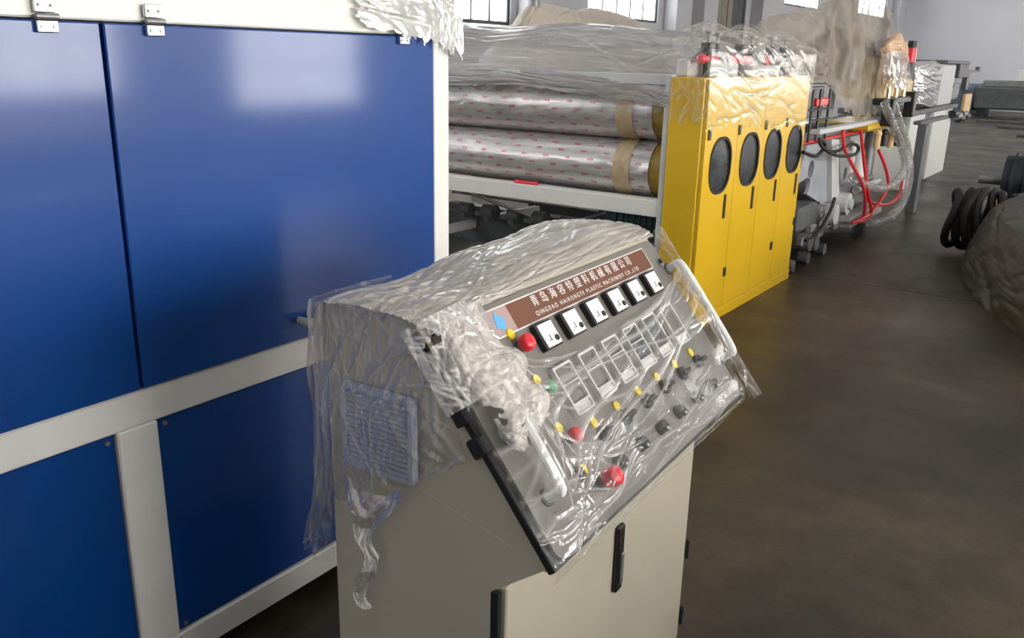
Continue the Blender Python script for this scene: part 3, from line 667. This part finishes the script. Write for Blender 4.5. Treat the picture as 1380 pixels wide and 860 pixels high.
ln = [(.12, .55, .45, .15, .010, .004), (.14, .6, .6, .2, .010, .004), (.15, .65, .75, .3, .010, .004), (.23, .62, .1, .9, .012, .005), (.23, .62, .35, .45, .012, .005),
      (.23, .66, .06, .62, .014, .006), (.24, .70, .07, .72, .014, .007), (.1, .93, .5, .86, .003, .0022), (.2, .97, .7, .93, .003, .0022), (.4, .90, .97, .86, .003, .0022), (.5, .96, .98, .95, .003, .0022),
      (.3, .2, .9, .05, .01, .006), (.3, .03, .95, .02, .012, .007), (.22, .25, .35, .6, .008, .0025), (.17, .2, .26, .75, .008, .0025), (.13, .35, .4, .5, .008, .0025), (.2, .8, .45, .62, .008, .0025), (.12, .97, .26, .78, .008, .003), (.08, .9, .2, .66, .008, .003), (.35, .1, .75, .3, .006, .0025), (.5, .55, .9, .2, .006, .0022), (.1, .1, .2, .9, .01, .005), (.12, .05, .23, .55, .012, .005), (.16, .02, .3, .6, .01, .004)]
sheet('film_front', rows, (300, 460), 'film_clear', cf, seed=37, amp=.0015, freq=13, stretch=(1, 1), rid=.002, foldn=.08, cr=120, crh=.006, crw=.0022, ang=(-.35, .3), crlen=(.04, .4), lines=ln, flip=True,
      mask=lambda u, v, n: (v > .02 + .04 * n))
# milky bunch along the left edge of the panel
bun = []
cs = [(.075, .45), (.06, .41), (.065, .37), (.085, .33), (.08, .29), (.095, .25), (.07, .215), (.06, .19)]
wd = [.05, .05, .06, .08, .065, .075, .05, .02]
for (cu_, cv_), r_ in zip(cs, wd):
    bun.append([pp(cu_ + r_ * math.cos(a) * 1.1, cv_ , .034 + r_ * .45 * math.sin(a)) for a in [math.pi * (1.15 - 1.3 * k / 7) for k in range(8)]])
sheet('film_bunch', bun, (210, 130), 'film_bunch', cf, seed=39, amp=.035, freq=14, rid=.016, foldn=.5, cr=120, crh=.01, crw=.003, ang=(0, 3.14), crlen=(.02, .12), mask=lambda u, v, n: (n > -.42) & (np.abs(u - .5) < .40 + .45 * n))
rows = [[pp(u, v, w) for u, w in ((-.03, -.01), (-.01, .03), (.03, .05), (.07, .06), (.12, .03), (.165, .02))] for v in (.46, .42, .38, .34, .30)]
sheet('film_corner', rows, (110, 120), 'film_tail', cf, seed=41, amp=.010, freq=16, rid=.012, foldn=.4, cr=90, crh=.008, crw=.003, ang=(.4, 2.2), crlen=(.03, .2), mask=lambda u, v, n: n > -.5)
# flap beyond the right edge and the lower right corner
rows = [[pp(u, v, w) for u, w in ((.89, .05), (.92, .062), (.940, .03), (.944, -.02))] for v in (.46, .40, .33, .24, .15, .06, -.02)]
sheet('film_right_flap', rows, (160, 70), 'film_clear', cf, seed=43, amp=.008, freq=14, rid=.008, foldn=.3, cr=60, crh=.007, crw=.003, ang=(1.2, 2.2), crlen=(.05, .25))
# hanging twisted tail
tp = [(-.03, .36, .85), (-.035, .372, .80), (-.03, .388, .765), (-.034, .383, .735), (-.03, .368, .705), (-.035, .372, .675), (-.03, .388, .655), (-.03, .402, .625), (-.03, .40, .60), (-.03, .385, .59)]
rows = [[(x - .006 * math.sin(a * 2), y + r_ * math.cos(a), z + .2 * r_ * math.sin(a * 3)) for a in [math.pi * k / 5 for k in range(6)]] for (x, y, z), r_ in zip(tp, (.07, .045, .026, .018, .014, .014, .016, .014, .012, .01))]
sheet('film_tail', rows, (220, 46), 'film_tail', cf, seed=45, amp=.007, freq=30, rid=.006, foldn=.4, cr=60, crh=.006, crw=.0025, ang=(1., 2.1), crlen=(.03, .15), mask=lambda u, v, n: n > -.55)

# ================================================================== EXTRUDER / DIE MACHINE BEYOND THE YELLOW CABINET
def thing_at(name, label, cat, p, group=None): return thing(name, label, cat, p, 0, group)
em = thing('extrusion_machine', 'grey steel extrusion machine with round-holed side plates behind the yellow cabinet', 'machine', (7.6, 2.3, 0))
ET = Matrix.Translation((-7.6, -2.3, 0))
YE = 2.10
def pl(pxpts, Y, th, holes=(), mat='gray', name='side_plate', parent=None):
    P = [aty(a, b, Y) for a, b in pxpts]; T = ET @ Matrix.Translation((0, Y, 0)) @ T_front
    H = []
    for (a, b, r) in holes: c = aty(a, b, Y); H.append(circle(c.x, c.z, r))
    m = MB().ngon_plate([(p.x, p.z) for p in P], H, 0, th, T); return m.build(name, mat, parent or em)
sp = pl([(1088, 196), (1123, 190), (1121, 284), (1085, 280), (1072, 250)], YE, .03, [(1093, 229, .075), (1088, 250, .07)], 'bgray')
c = aty(1092, 250, YE + .05)
MB(ET).cyl((c.x, YE + .06, c.z), (c.x, YE + .02, c.z), .05, n=20).build('gear_cap', 'yellow', em)
pl([(1121, 188), (1131, 188), (1131, 286), (1121, 284)], YE - .04, .06, (), 'lgray', 'upright')
pl([(1132, 195), (1160, 210), (1148, 245), (1128, 285), (1132, 285)], YE + .05, .03, [(1139, 234, .06)], 'gray')
def bxw(name, mat, x0, x1, y0, y1, z0, z1, parent=em, bev=.006): return MB(ET).box(x0, x1, y0, y1, z0, z1, bev).build(name, mat, parent)
bxw('upper_rail', 'lgray', 7.0, 9.2, 2.02, 2.10, 1.055, 1.095)
bxw('cable_tray', 'dgray', 7.0, 9.2, 2.2, 2.6, .93, 1.05)
bxw('base_frame', 'dgray', 6.75, 9.3, 2.15, 4.6, .12, .42)
bxw('die_body', 'gray', 7.2, 8.3, 2.3, 4.6, 1.1, 1.42)
bxw('rear_plate', 'gray', 7.3, 9.2, 2.35, 2.5, .42, 1.0)
bxw('support_block', 'gray', 8.0, 9.3, 2.1, 2.6, .28, .52)
bxw('base_block', 'lgray', 8.3, 9.5, 2.02, 2.2, .12, .22)
bxw('black_window', 'black', 6.85, 7.25, 2.1, 2.14, 1.18, 1.42)
for x_ in (6.86, 7.05, 7.3): bxw('grid_bar', 'black', x_, x_ + .02, 2.06, 2.08, 1.0, 1.4)
for z_ in (1.16, 1.24): bxw('grid_bar', 'black', 6.8, 7.4, 2.06, 2.08, z_, z_ + .015)
bxw('red_bracket', 'cord', 7.0, 7.3, 2.07, 2.1, 1.27, 1.33)
bxw('red_strip', 'cord', 6.9, 9.0, 2.16, 2.19, .96, .985)
MB(ET).cyl((8.8, 2.15, .55), (8.8, 2.15, .80), .09, .05, 20).cyl((8.55, 2.15, .5), (8.55, 2.15, .9), .03, n=12).build('nozzle_cone', 'lgray', em)
MB(ET).cyl((8.45, 2.05, .46), (9.3, 2.05, .46), .035, n=12).build('pipe', 'lgray', em)
bxw('drive_housing', 'dgray', 6.75, 7.25, 2.02, 2.3, .30, .50, bev=.03)
bxw('drive_housing', 'gray', 7.3, 7.75, 2.0, 2.3, .26, .44, bev=.03)
MB(ET).cyl((7.55, 2.1, .36), (7.55, 1.96, .36), .085, n=20).build('drive_wheel', 'lgray', em)
MB(ET).cyl((7.95, 2.1, .40), (7.95, 1.97, .40), .10, n=20).cyl((7.95, 1.97, .40), (7.95, 1.94, .40), .05, n=14).build('drive_wheel', 'lgray', em)
MB(ET).cyl((6.9, 2.1, .22), (6.9, 1.96, .22), .07, n=18).build('drive_wheel', 'dsteel', em)
MB(ET).cyl((7.15, 2.1, .17), (7.15, 1.98, .17), .06, n=18).build('drive_wheel', 'dsteel', em)
MB(ET).tube([(6.8, 1.98, .25), (7.05, 1.95, .30), (7.3, 1.95, .42), (7.5, 1.98, .50)], .015, 8).build('cable_run', 'rubber', em)
for k in range(5): MB(ET).box(6.78 + .22 * k, 6.90 + .22 * k, 1.99, 2.05, .20 + .06 * (k % 2), .27 + .07 * (k % 3), .01).build('bracket', ('dsteel', 'gray')[k % 2], em)
for k, x_ in enumerate((6.72, 7.1, 7.55)): MB(ET).cyl((x_, 2.02, .05), (x_, 2.1, .05), .05, n=16).build('caster', 'dsteel', em)
# dark leg
# red hoses
def pxy(pts, Y): return [tuple(aty(a, b, Y + dy)) for a, b, dy in pts]
hoses = [([(1136, 175, 0), (1138, 200, -.02), (1150, 225, -.04), (1162, 248, -.05), (1166, 270, -.05), (1163, 292, -.03), (1148, 301, 0)], 'red hose hanging furthest left under the dust sheet'),
         ([(1160, 175, 0), (1163, 205, -.02), (1167, 240, -.04), (1170, 262, -.05), (1174, 285, -.05), (1165, 297, -.03), (1150, 300, 0)], 'red hose hanging straight in the middle of the bunch'),
         ([(1184, 203, 0), (1192, 222, -.02), (1197, 248, -.04), (1188, 268, -.05), (1172, 288, -.04), (1152, 299, 0)], 'red hose bowed to the right below the yellow bracket'),
         ([(1216, 240, 0), (1212, 262, -.02), (1200, 274, -.04), (1182, 276, -.03), (1168, 268, 0)], 'short red hose at the right end of the bunch')]
for pts, lab in hoses: tag(MB().tube(pxy(pts, 1.97), .015, 8).build('hose', 'cord'), lab, 'hose', 'red hoses on the extrusion machine')
tag(MB().tube(pxy([(1082, 205, 0), (1100, 210, -.02), (1112, 196, -.03), (1104, 188, -.02), (1110, 200, -.04), (1130, 210, -.04), (1152, 208, -.03), (1157, 199, -.02), (1148, 194, 0), (1130, 203, .02), (1120, 205, .05)], 1.95), .014, 8).build('cable', 'rubber'), 'thick black cable looping across the grey side plates', 'cable')
for pts, lab in (([(1192, 140, 0), (1202, 165, -.02), (1214, 195, -.03), (1220, 225, -.04), (1208, 245, -.03), (1190, 254, -.02), (1168, 250, 0), (1148, 238, .05)], 'clear ribbed hose curling inward beside the red hoses'),
                 ([(1203, 135, 0), (1212, 165, -.02), (1223, 200, -.03), (1226, 235, -.05), (1220, 265, -.05), (1208, 285, -.04), (1190, 298, -.02), (1172, 302, 0)], 'long clear ribbed hose sweeping down to the floor')):
    hp = MB().tube(pxy(pts, 1.93), lambda t: .037 + .005 * math.sin(t * 420), 12, sub=22).build('hose', 'hose'); tag(hp, lab, 'hose', 'clear ribbed hoses')
# yellow unit at the end
yu = thing('yellow_hopper', 'yellow melt pump unit with black clamps at the right end of the dust sheet', 'machine', (9.3, 2.1, 0))
YT = Matrix.Translation((-9.3, -2.1, 0))
a = aty(1193, 108, 2.0); b = aty(1228, 130, 2.0)
MB(YT).box(a.x, b.x, 2.0, 2.4, b.z, a.z, .02).build('upper_body', 'yellow', yu)
MB(YT).box(a.x + .1, b.x - .15, 2.05, 2.3, a.z, a.z + .22, .04).build('hopper', 'yellow', yu)
c0 = aty(1172, 178, 2.0); c1 = aty(1212, 160, 2.0)
MB(YT).box(c0.x, c1.x, 2.0, 2.5, c0.z, c1.z, .02).build('lower_body', 'yellow', yu)
MB(YT).cyl((9.4, 2.2, 0.0), (9.4, 2.2, c0.z), .06, n=16).build('support_post', 'dsteel', yu)
d0 = aty(1190, 142, 1.95); d1 = aty(1234, 136, 1.95)
MB(YT).box(d0.x, d1.x, 1.93, 2.05, d0.z, d0.z + .06, .01).box(d0.x + .2, d0.x + .32, 1.9, 2.0, d0.z - .2, d0.z + .05, .01).box(d1.x - .3, d1.x - .2, 1.9, 2.0, d0.z - .15, d0.z + .1, .01).build('clamp_bar', 'black', yu)
for k in range(4):
    e = aty(1182 + 9 * k, 192 - 2 * (k % 2), 1.97); MB(YT).cyl((e.x, e.y, e.z - .05), (e.x, e.y, e.z + .07), .03, n=12).ball((e.x, e.y, e.z + .08), .035).build('bolt', 'black' if k % 2 else 'tan', yu)
for k in range(3):
    e = aty(1198 + 10 * k, 122, 1.96); MB(YT).cyl((e.x, e.y, e.z - .12), (e.x, e.y, e.z + .04), .022, n=10).build('steel_rod', 'steel', yu)
e = aty(1228, 73, 2.05); MB(YT).cyl((e.x, e.y, e.z - .08), (e.x, e.y, e.z + .06), .05, n=14).build('orange_cap', 'red', yu)
MB(YT).cyl((e.x, e.y, e.z + .06), (e.x, e.y, e.z + .13), .045, n=14).cyl((e.x + .05, e.y, a.z), (e.x + .05, e.y, e.z - .08), .03, n=10).build('lamp_post', 'black', yu)
def Y_(a, b, Y): return tuple(aty(a, b, Y) - Vector((9.3, 2.1, 0)))
sheet('tan_wrap', [[Y_(1188, 62, 2.2), Y_(1200, 48, 2.2), Y_(1212, 44, 2.2), Y_(1222, 58, 2.25)], [Y_(1186, 66, 2.05), Y_(1200, 54, 1.98), Y_(1213, 52, 1.98), Y_(1224, 64, 2.05)], [Y_(1187, 72, 2.02), Y_(1200, 64, 1.95), Y_(1213, 62, 1.95), Y_(1225, 72, 2.05)], [Y_(1189, 80, 2.05), Y_(1202, 74, 1.98), Y_(1213, 72, 1.98), Y_(1224, 78, 2.05)]], (50, 60), 'tanwrap', yu, seed=61, amp=.08, freq=4, cr=20, crh=.03, crw=.02)
sheet('clear_wrap', [[Y_(1190, 72, 2.0), Y_(1202, 70, 1.95), Y_(1214, 70, 1.95), Y_(1226, 74, 2.0)], [Y_(1190, 100, 1.97), Y_(1202, 98, 1.93), Y_(1216, 98, 1.93), Y_(1229, 102, 1.97)], [Y_(1192, 122, 1.97), Y_(1204, 118, 1.92), Y_(1216, 120, 1.92), Y_(1228, 124, 1.97)]], (60, 60), 'film_white2', yu, seed=63, amp=.05, freq=3, cr=30, crh=.03, crw=.02)
for (a1, b1, a2, b2) in ((1200, 84, 1206, 112), (1212, 82, 1210, 112)):
    p_ = Y_(a1, b1, 2.02); q_ = Y_(a2, b2, 2.02); MB().cyl(p_, q_, .07, n=14).build('feed_tube', 'pinkp', yu)
# big dust sheet over the machine
ds = thing('dust_sheet', 'big cloudy beige plastic dust sheet rising to a peak over the extrusion machine', 'plastic sheet', (8, 2.3, 1.2))
def D(a, b, X): return loc(ds, atx(a, b, X))
DX = (7.3, 7.7, 8.0, 8.4, 8.7, 8.9, 9.1)
DN = (((925, 52), (990, 45), (1050, 22), (1100, 8), (1150, -8), (1182, 6), (1203, 18)),
      ((950, 70), (1012, 62), (1062, 48), (1106, 38), (1150, 26), (1178, 34), (1202, 44)),
      ((975, 88), (1030, 82), (1072, 74), (1112, 70), (1148, 66), (1174, 76), (1199, 82)),
      ((990, 102), (1045, 99), (1080, 97), (1110, 98), (1142, 112), (1166, 120), (1192, 120)),
      ((1000, 112), (1055, 110), (1088, 112), (1116, 120), (1136, 150), (1158, 168), (1182, 156)))
rows = [[D(a, b, X - .12 * j + (.12 if i in (3, 5) else 0)) for i, ((a, b), X) in enumerate(zip(rw, DX))] for j, rw in enumerate(DN)]
sheet('sheet_body', rows, (220, 260), 'film_drape', ds, seed=51, amp=.06, freq=1.6, rid=.06, foldn=.3, cr=90, crh=.06, crw=.035, ang=(.6, 1.9), crlen=(.3, 1.4), flip=True,
      lines=[(.63, .0, .1, .8, .10, .06), (.63, .0, .35, .9, .08, .05), (.64, .0, .62, 1., .10, .05), (.67, .0, .75, 1., .09, .05), (.62, .0, .5, 1., .06, .05), (.72, .0, .9, 1., .08, .05)],
      mask=lambda u, v, n: v < .97 + .06 * n)
MB().tube([D(1148, -20, 8.75), D(1148, 90, 8.75)], .02, 8).build('inner_pole', 'dsteel', ds)
MB().box(.0, .9, .1, 1.3, .0, .45, .05, T=Matrix.Translation((-.6, .1, .02))).build('covered_casing', 'dgray', ds) if False else None
gp = atx(1088, 78, 8.62)
og = thing('extruder_gearbox', 'dark toothed gear casing seen dimly through the dust sheet', 'gearbox', (gp.x, gp.y, gp.z))
MB().box(-.1, .55, -.28, .1, -.2, .12, .03).box(.2, .7, -.35, -.05, .1, .28, .03).build('casing', 'brownblack', og)
for k in range(5): MB().cyl((-.10, .08 - .06 * k, .05 + .03 * k), (.2, .08 - .06 * k, .05 + .03 * k), .05, n=10).build('gear', 'brownblack', og)

# far extruder: white sided base, dark post, wrapped barrel, grey box
xe = thing('far_extruder', 'white-sided extruder stand with wrapped head beyond the clear hoses', 'machine', (11.8, 2.4, 0))
XT = Matrix.Translation((-11.8, -2.4, 0))
pA = aty(1222, 286, 0) if False else atz(1226, 288, 0)
zt = aty(1266, 149, 2.4).z
MB(XT).box(10.42, 10.60, 1.88, 1.97, 0, zt, .005).build('dark_post', 'dgray', xe)
MB(XT).box(12.2, 13.1, 2.4, 3.2, 0, zt, .01).build('side_panel', 'white', xe)
MB(XT).box(13.12, 13.7, 2.46, 3.1, 0, zt, .005).build('inner_panel', 'dgray', xe)
MB(XT).box(13.73, 15.15, 2.4, 3.2, 0, zt, .01).build('side_panel', 'white', xe)
MB(XT).box(11.9, 15.3, 2.36, 3.25, zt, zt + .07, .01).build('top_plate', 'dgray', xe)
MB(XT).box(10.4, 12.0, 1.93, 2.02, zt, zt + .04, .01).build('shelf_arm', 'dgray', xe)
YF = 2.38; a = aty(1237, 143, YF); b = aty(1272, 84, YF); c = aty(1290, 84, YF); d_ = aty(1304, 82, YF)
MB(XT).box(a.x + .1, b.x, YF + .08, 3.2, zt + .07, b.z - .02, .05).build('barrel_housing', 'lgray', xe)
MB(XT).box(b.x, c.x, YF, 3.2, zt + .07, b.z - .02, .02).build('control_box', 'lgray', xe)
MB(XT).box(c.x, d_.x, YF + .05, 3.1, zt + .12, b.z - .05, .02).box(c.x + .2, d_.x - .2, YF + .02, YF + .06, zt + .3, b.z - .3, .01).build('control_box', 'gray', xe)
MB(XT).box(b.x + .1, d_.x + .1, YF - .03, 3.2, b.z - .02, b.z + .03, .01).box(c.x + .2, d_.x + .1, YF - .02, YF + .05, b.z - .22, b.z, .01).build('box_lid', 'dgray', xe)
e = aty(1310, 96, YF); f_ = aty(1321, 94, YF); MB(XT).box(d_.x, f_.x, YF, YF + .04, e.z - .02, e.z + .02).box(d_.x + .1, d_.x + .35, YF - .02, YF + .05, e.z - .28, e.z).box(f_.x - .2, f_.x, YF - .01, YF + .05, e.z, e.z + .07).build('bracket', 'dgray', xe)
e = aty(1298, 140, YF); MB(XT).box(e.x - .25, e.x + .35, YF - .06, YF - .01, e.z - .14, e.z + .16, .01).build('tan_guard', 'tan', xe)
for k in range(5):
    e = aty(1280 + 4 * k, 154 + 3 * (k % 3), YF); MB(XT).cyl((e.x, YF - .03, e.z), (e.x + .35, YF - .03, e.z), .06, n=12).build('pipe_fitting', 'dsteel' if k % 2 else 'navy', xe)
wf_ = thing('plastic_film', 'white wrapping film around the head of the far extruder', 'plastic film', (11.8, 2.2, 1.2))
def W(a, b, Y): return loc(wf_, aty(a, b, Y))
rows = [[W(1233, 82, YF + .3), W(1248, 81, YF + .3), W(1262, 80, YF + .3), W(1273, 82, YF + .3)], [W(1234, 88, YF + .02), W(1248, 87, YF - .02), W(1261, 86, YF - .02), W(1272, 88, YF + .03)],
        [W(1233, 110, YF - .02), W(1247, 112, YF - .08), W(1258, 112, YF - .06), W(1268, 112, YF)], [W(1231, 138, YF + .0), W(1244, 141, YF - .06), W(1255, 144, YF - .03), W(1264, 141, YF + .02)]]
sheet('film_sheet', rows, (90, 90), 'film_white', wf_, seed=71, amp=.04, freq=2, rid=.05, foldn=.4, cr=60, crh=.05, crw=.03, ang=(-.4, .4), crlen=(.3, 1.))
# distant machinery at the end wall
fm = thing('tank', 'blue-grey tank at the foot of the end wall', 'tank', (29, 5.6, 0))
a = aty(1306, 150, 4.9); b = aty(1338, 112, 4.9)
MB().box(a.x - 30.5, b.x - 30.5, -.7, 1.5, .0, b.z, .1).cyl(((a.x + b.x) / 2 - 30.5, -.7, b.z * .5), ((a.x + b.x) / 2 - 30.5, -.95, b.z * .5), .5, n=24).build('tank_body', 'bluegray', fm)
MB().box(a.x - 30.6, b.x - 30.4, -.9, 1.5, .0, .12, .02).build('tank_base', 'navy', fm)
lm = thing('conveyor', 'long low dark machine lying along the end wall at the right edge', 'machine', (33, 3.2, 0))
MB().box(-.6, .6, -5, 1.35, .25, .95, .05).build('bed', 'dgray', lm)
MB().box(-.4, .5, -4.8, 1.2, .95, 1.15, .03).build('top_rail', 'gray', lm)
for y_ in (-4.5, -2.5, -.5, 1.0): MB().box(-.5, .5, y_, y_ + .25, 0, .25).build('leg', 'navy', lm)
MB().box(-.5, -.3, .0, .25, 1.15, 1.5, .02).build('white_box', 'white_p', lm)
MB().box(-.5, .2, -1.6, -.7, 1.15, 1.6, .03).build('drive_cover', 'dgray', lm)
for k, (x_, y_, l_, w_) in enumerate(((27, 2.2, .12, 3.), (24, 1.6, .1, 2.4), (29.5, 3.2, .15, 2.5))):
    tag(MB(Matrix.Translation((x_, y_, 0))).box(-l_, l_, -w_, w_ * .3, 0, .07, .01).build('steel_bar', 'dgray'), ('nearest', 'middle', 'farthest')[[1, 0, 2][k]] + ' dark bar lying on the pale floor near the end wall', 'steel bar', 'bars on the far floor')

# tarp covered machine under the left windows
tm = thing('covered_machine', 'machine hidden under a beige tarpaulin in front of the left windows', 'covered machine', (11.5, 5.6, 0))
def Q(a, b, Y): return loc(tm, aty(a, b, Y))
rows = [[Q(655, 75, 5.9), Q(690, 30, 5.8), Q(722, 12, 5.7), Q(765, 13, 5.7), Q(810, 13, 5.8), Q(850, 24, 5.8), Q(900, 50, 5.8)],
        [Q(650, 75, 5.4), Q(688, 34, 5.2), Q(720, 5, 5.1), Q(762, 14, 5.2), Q(806, 16, 5.2), Q(848, 30, 5.2), Q(905, 55, 5.2)],
        [Q(640, 100, 5.2), Q(684, 70, 5.0), Q(722, 60, 4.9), Q(762, 60, 5.0), Q(806, 60, 5.0), Q(856, 70, 5.0), Q(915, 90, 5.0)],
        [Q(630, 190, 5.1), Q(680, 190, 4.9), Q(722, 190, 4.8), Q(762, 190, 4.9), Q(806, 190, 4.9), Q(860, 190, 4.9), Q(920, 190, 4.9)]]
sheet('tarpaulin', rows, (130, 150), 'tarp', tm, seed=81, amp=.06, freq=1.2, cr=40, crh=.06, crw=.05, ang=(.8, 2.2), crlen=(.4, 1.5), lines=[(.34, .3, .1, .8, .1, .06), (.34, .3, .5, .8, .1, .06), (.34, .3, .33, 1, .1, .06)])
e = aty(722, 8, 5.1); 
tag(MB().cyl((e.x, 5.12, e.z - .02), (e.x, 5.12, e.z + .07), .06, n=14).build('lifting_eye', 'dsteel'), 'small dark knob on the peak of the beige tarpaulin', 'knob')

# ================================================================== RIGHT SIDE: covered bundle, hose coil, black motor
bd = thing('dust_sheet', 'dull grey plastic sheet thrown over a low heap at the right edge', 'plastic sheet', (7.35, -.26, 0), math.radians(17))
rows = []
for j, (r_, z_) in enumerate(((.03, .64), (.35, .66), (.66, .64), (.88, .52), (.98, .22), (1.03, .005))):
    rows.append([(2.15 * r_ * math.cos(t) * (1 + .05 * math.sin(3 * t)), 1.18 * r_ * math.sin(t) * (1 + .08 * math.cos(2 * t)), z_ + .03 * math.sin(2 * t + j) * (1 if j < 5 else 0)) for t in [2 * math.pi * k / 14 for k in range(15)]])
sheet('sheet_body', rows, (160, 320), 'film_bundle', bd, seed=91, amp=.07, freq=2.6, rid=.09, foldn=.3, cr=80, crh=.03, crw=.02, ang=(.3, 2.6), crlen=(.2, .9))
bh = thing('hose_coil', 'dark ribbed hose coil standing half under the grey plastic sheet', 'hose coil', (8.4, 1.02, 0))
for k in range(7):
    y_ = .16 - .075 * k; rr_ = .27 - .012 * abs(k - 3)
    pts = [(rr_ * .8 * math.cos(a) + .05 * math.sin(k * 2), y_ + .03 * math.sin(a * 2 + k), .31 + rr_ * math.sin(a)) for a in [2 * math.pi * i / 16 for i in range(16)]]
    MB().tube(pts, .034, 8, closed=True, sub=3).build('coil_turn', 'rubber', bh)
bmx = thing('electric_motor', 'black cast electric motor standing behind the grey plastic sheet', 'motor', (11.2, .75, 0))
MB().box(-.45, .5, -.7, .42, .0, .12, .02).build('motor_base', 'navy', bmx)
MB().cyl((0, .38, .38), (0, -.7, .38), .27, n=24).build('motor_body', 'navy', bmx)
MB().box(-.16, .2, -.4, .1, .6, .8, .02).build('terminal_box', 'navy', bmx)
for k in range(6): MB().cyl((0, .3 - .13 * k, .38), (0, .27 - .13 * k, .38), .30, n=24).build('cooling_fin', 'navy', bmx)
MB().cyl((-.1, .38, .38), (-.1, .62, .38), .06, n=14).build('shaft', 'dsteel', bmx)
tag(MB().tube([(10.6, 1.45, .03), (10.4, 1.2, .06), (10.3, .95, .03), (10.6, .85, .04), (10.9, 1.1, .10)], .035, 8).build('cable', 'rubber'), 'short black cable on the floor beside the black motor', 'cable')

# unseen bed-shaped blocker, added across the aisle to shade floor and lower cabinet
ab = thing('unseen_shade_bed', 'unseen dark low bed added across the aisle to shade the floor and blue cabinet', 'machine', (1.3, -2.1, 0))
MB().box(-2.4, 2.5, -.5, .5, .25, 1.02, .03).build('bed', 'dgray', ab)
MB().box(-2.3, 2.4, -.42, .42, 1.02, 1.10, .02).build('table', 'gray', ab)
for x_ in (-2.2, -.1, 2.0):
    for y_ in (-.45, .3): MB().box(x_, x_ + .18, y_, y_ + .15, 0, .25).build('leg', 'navy', ab)
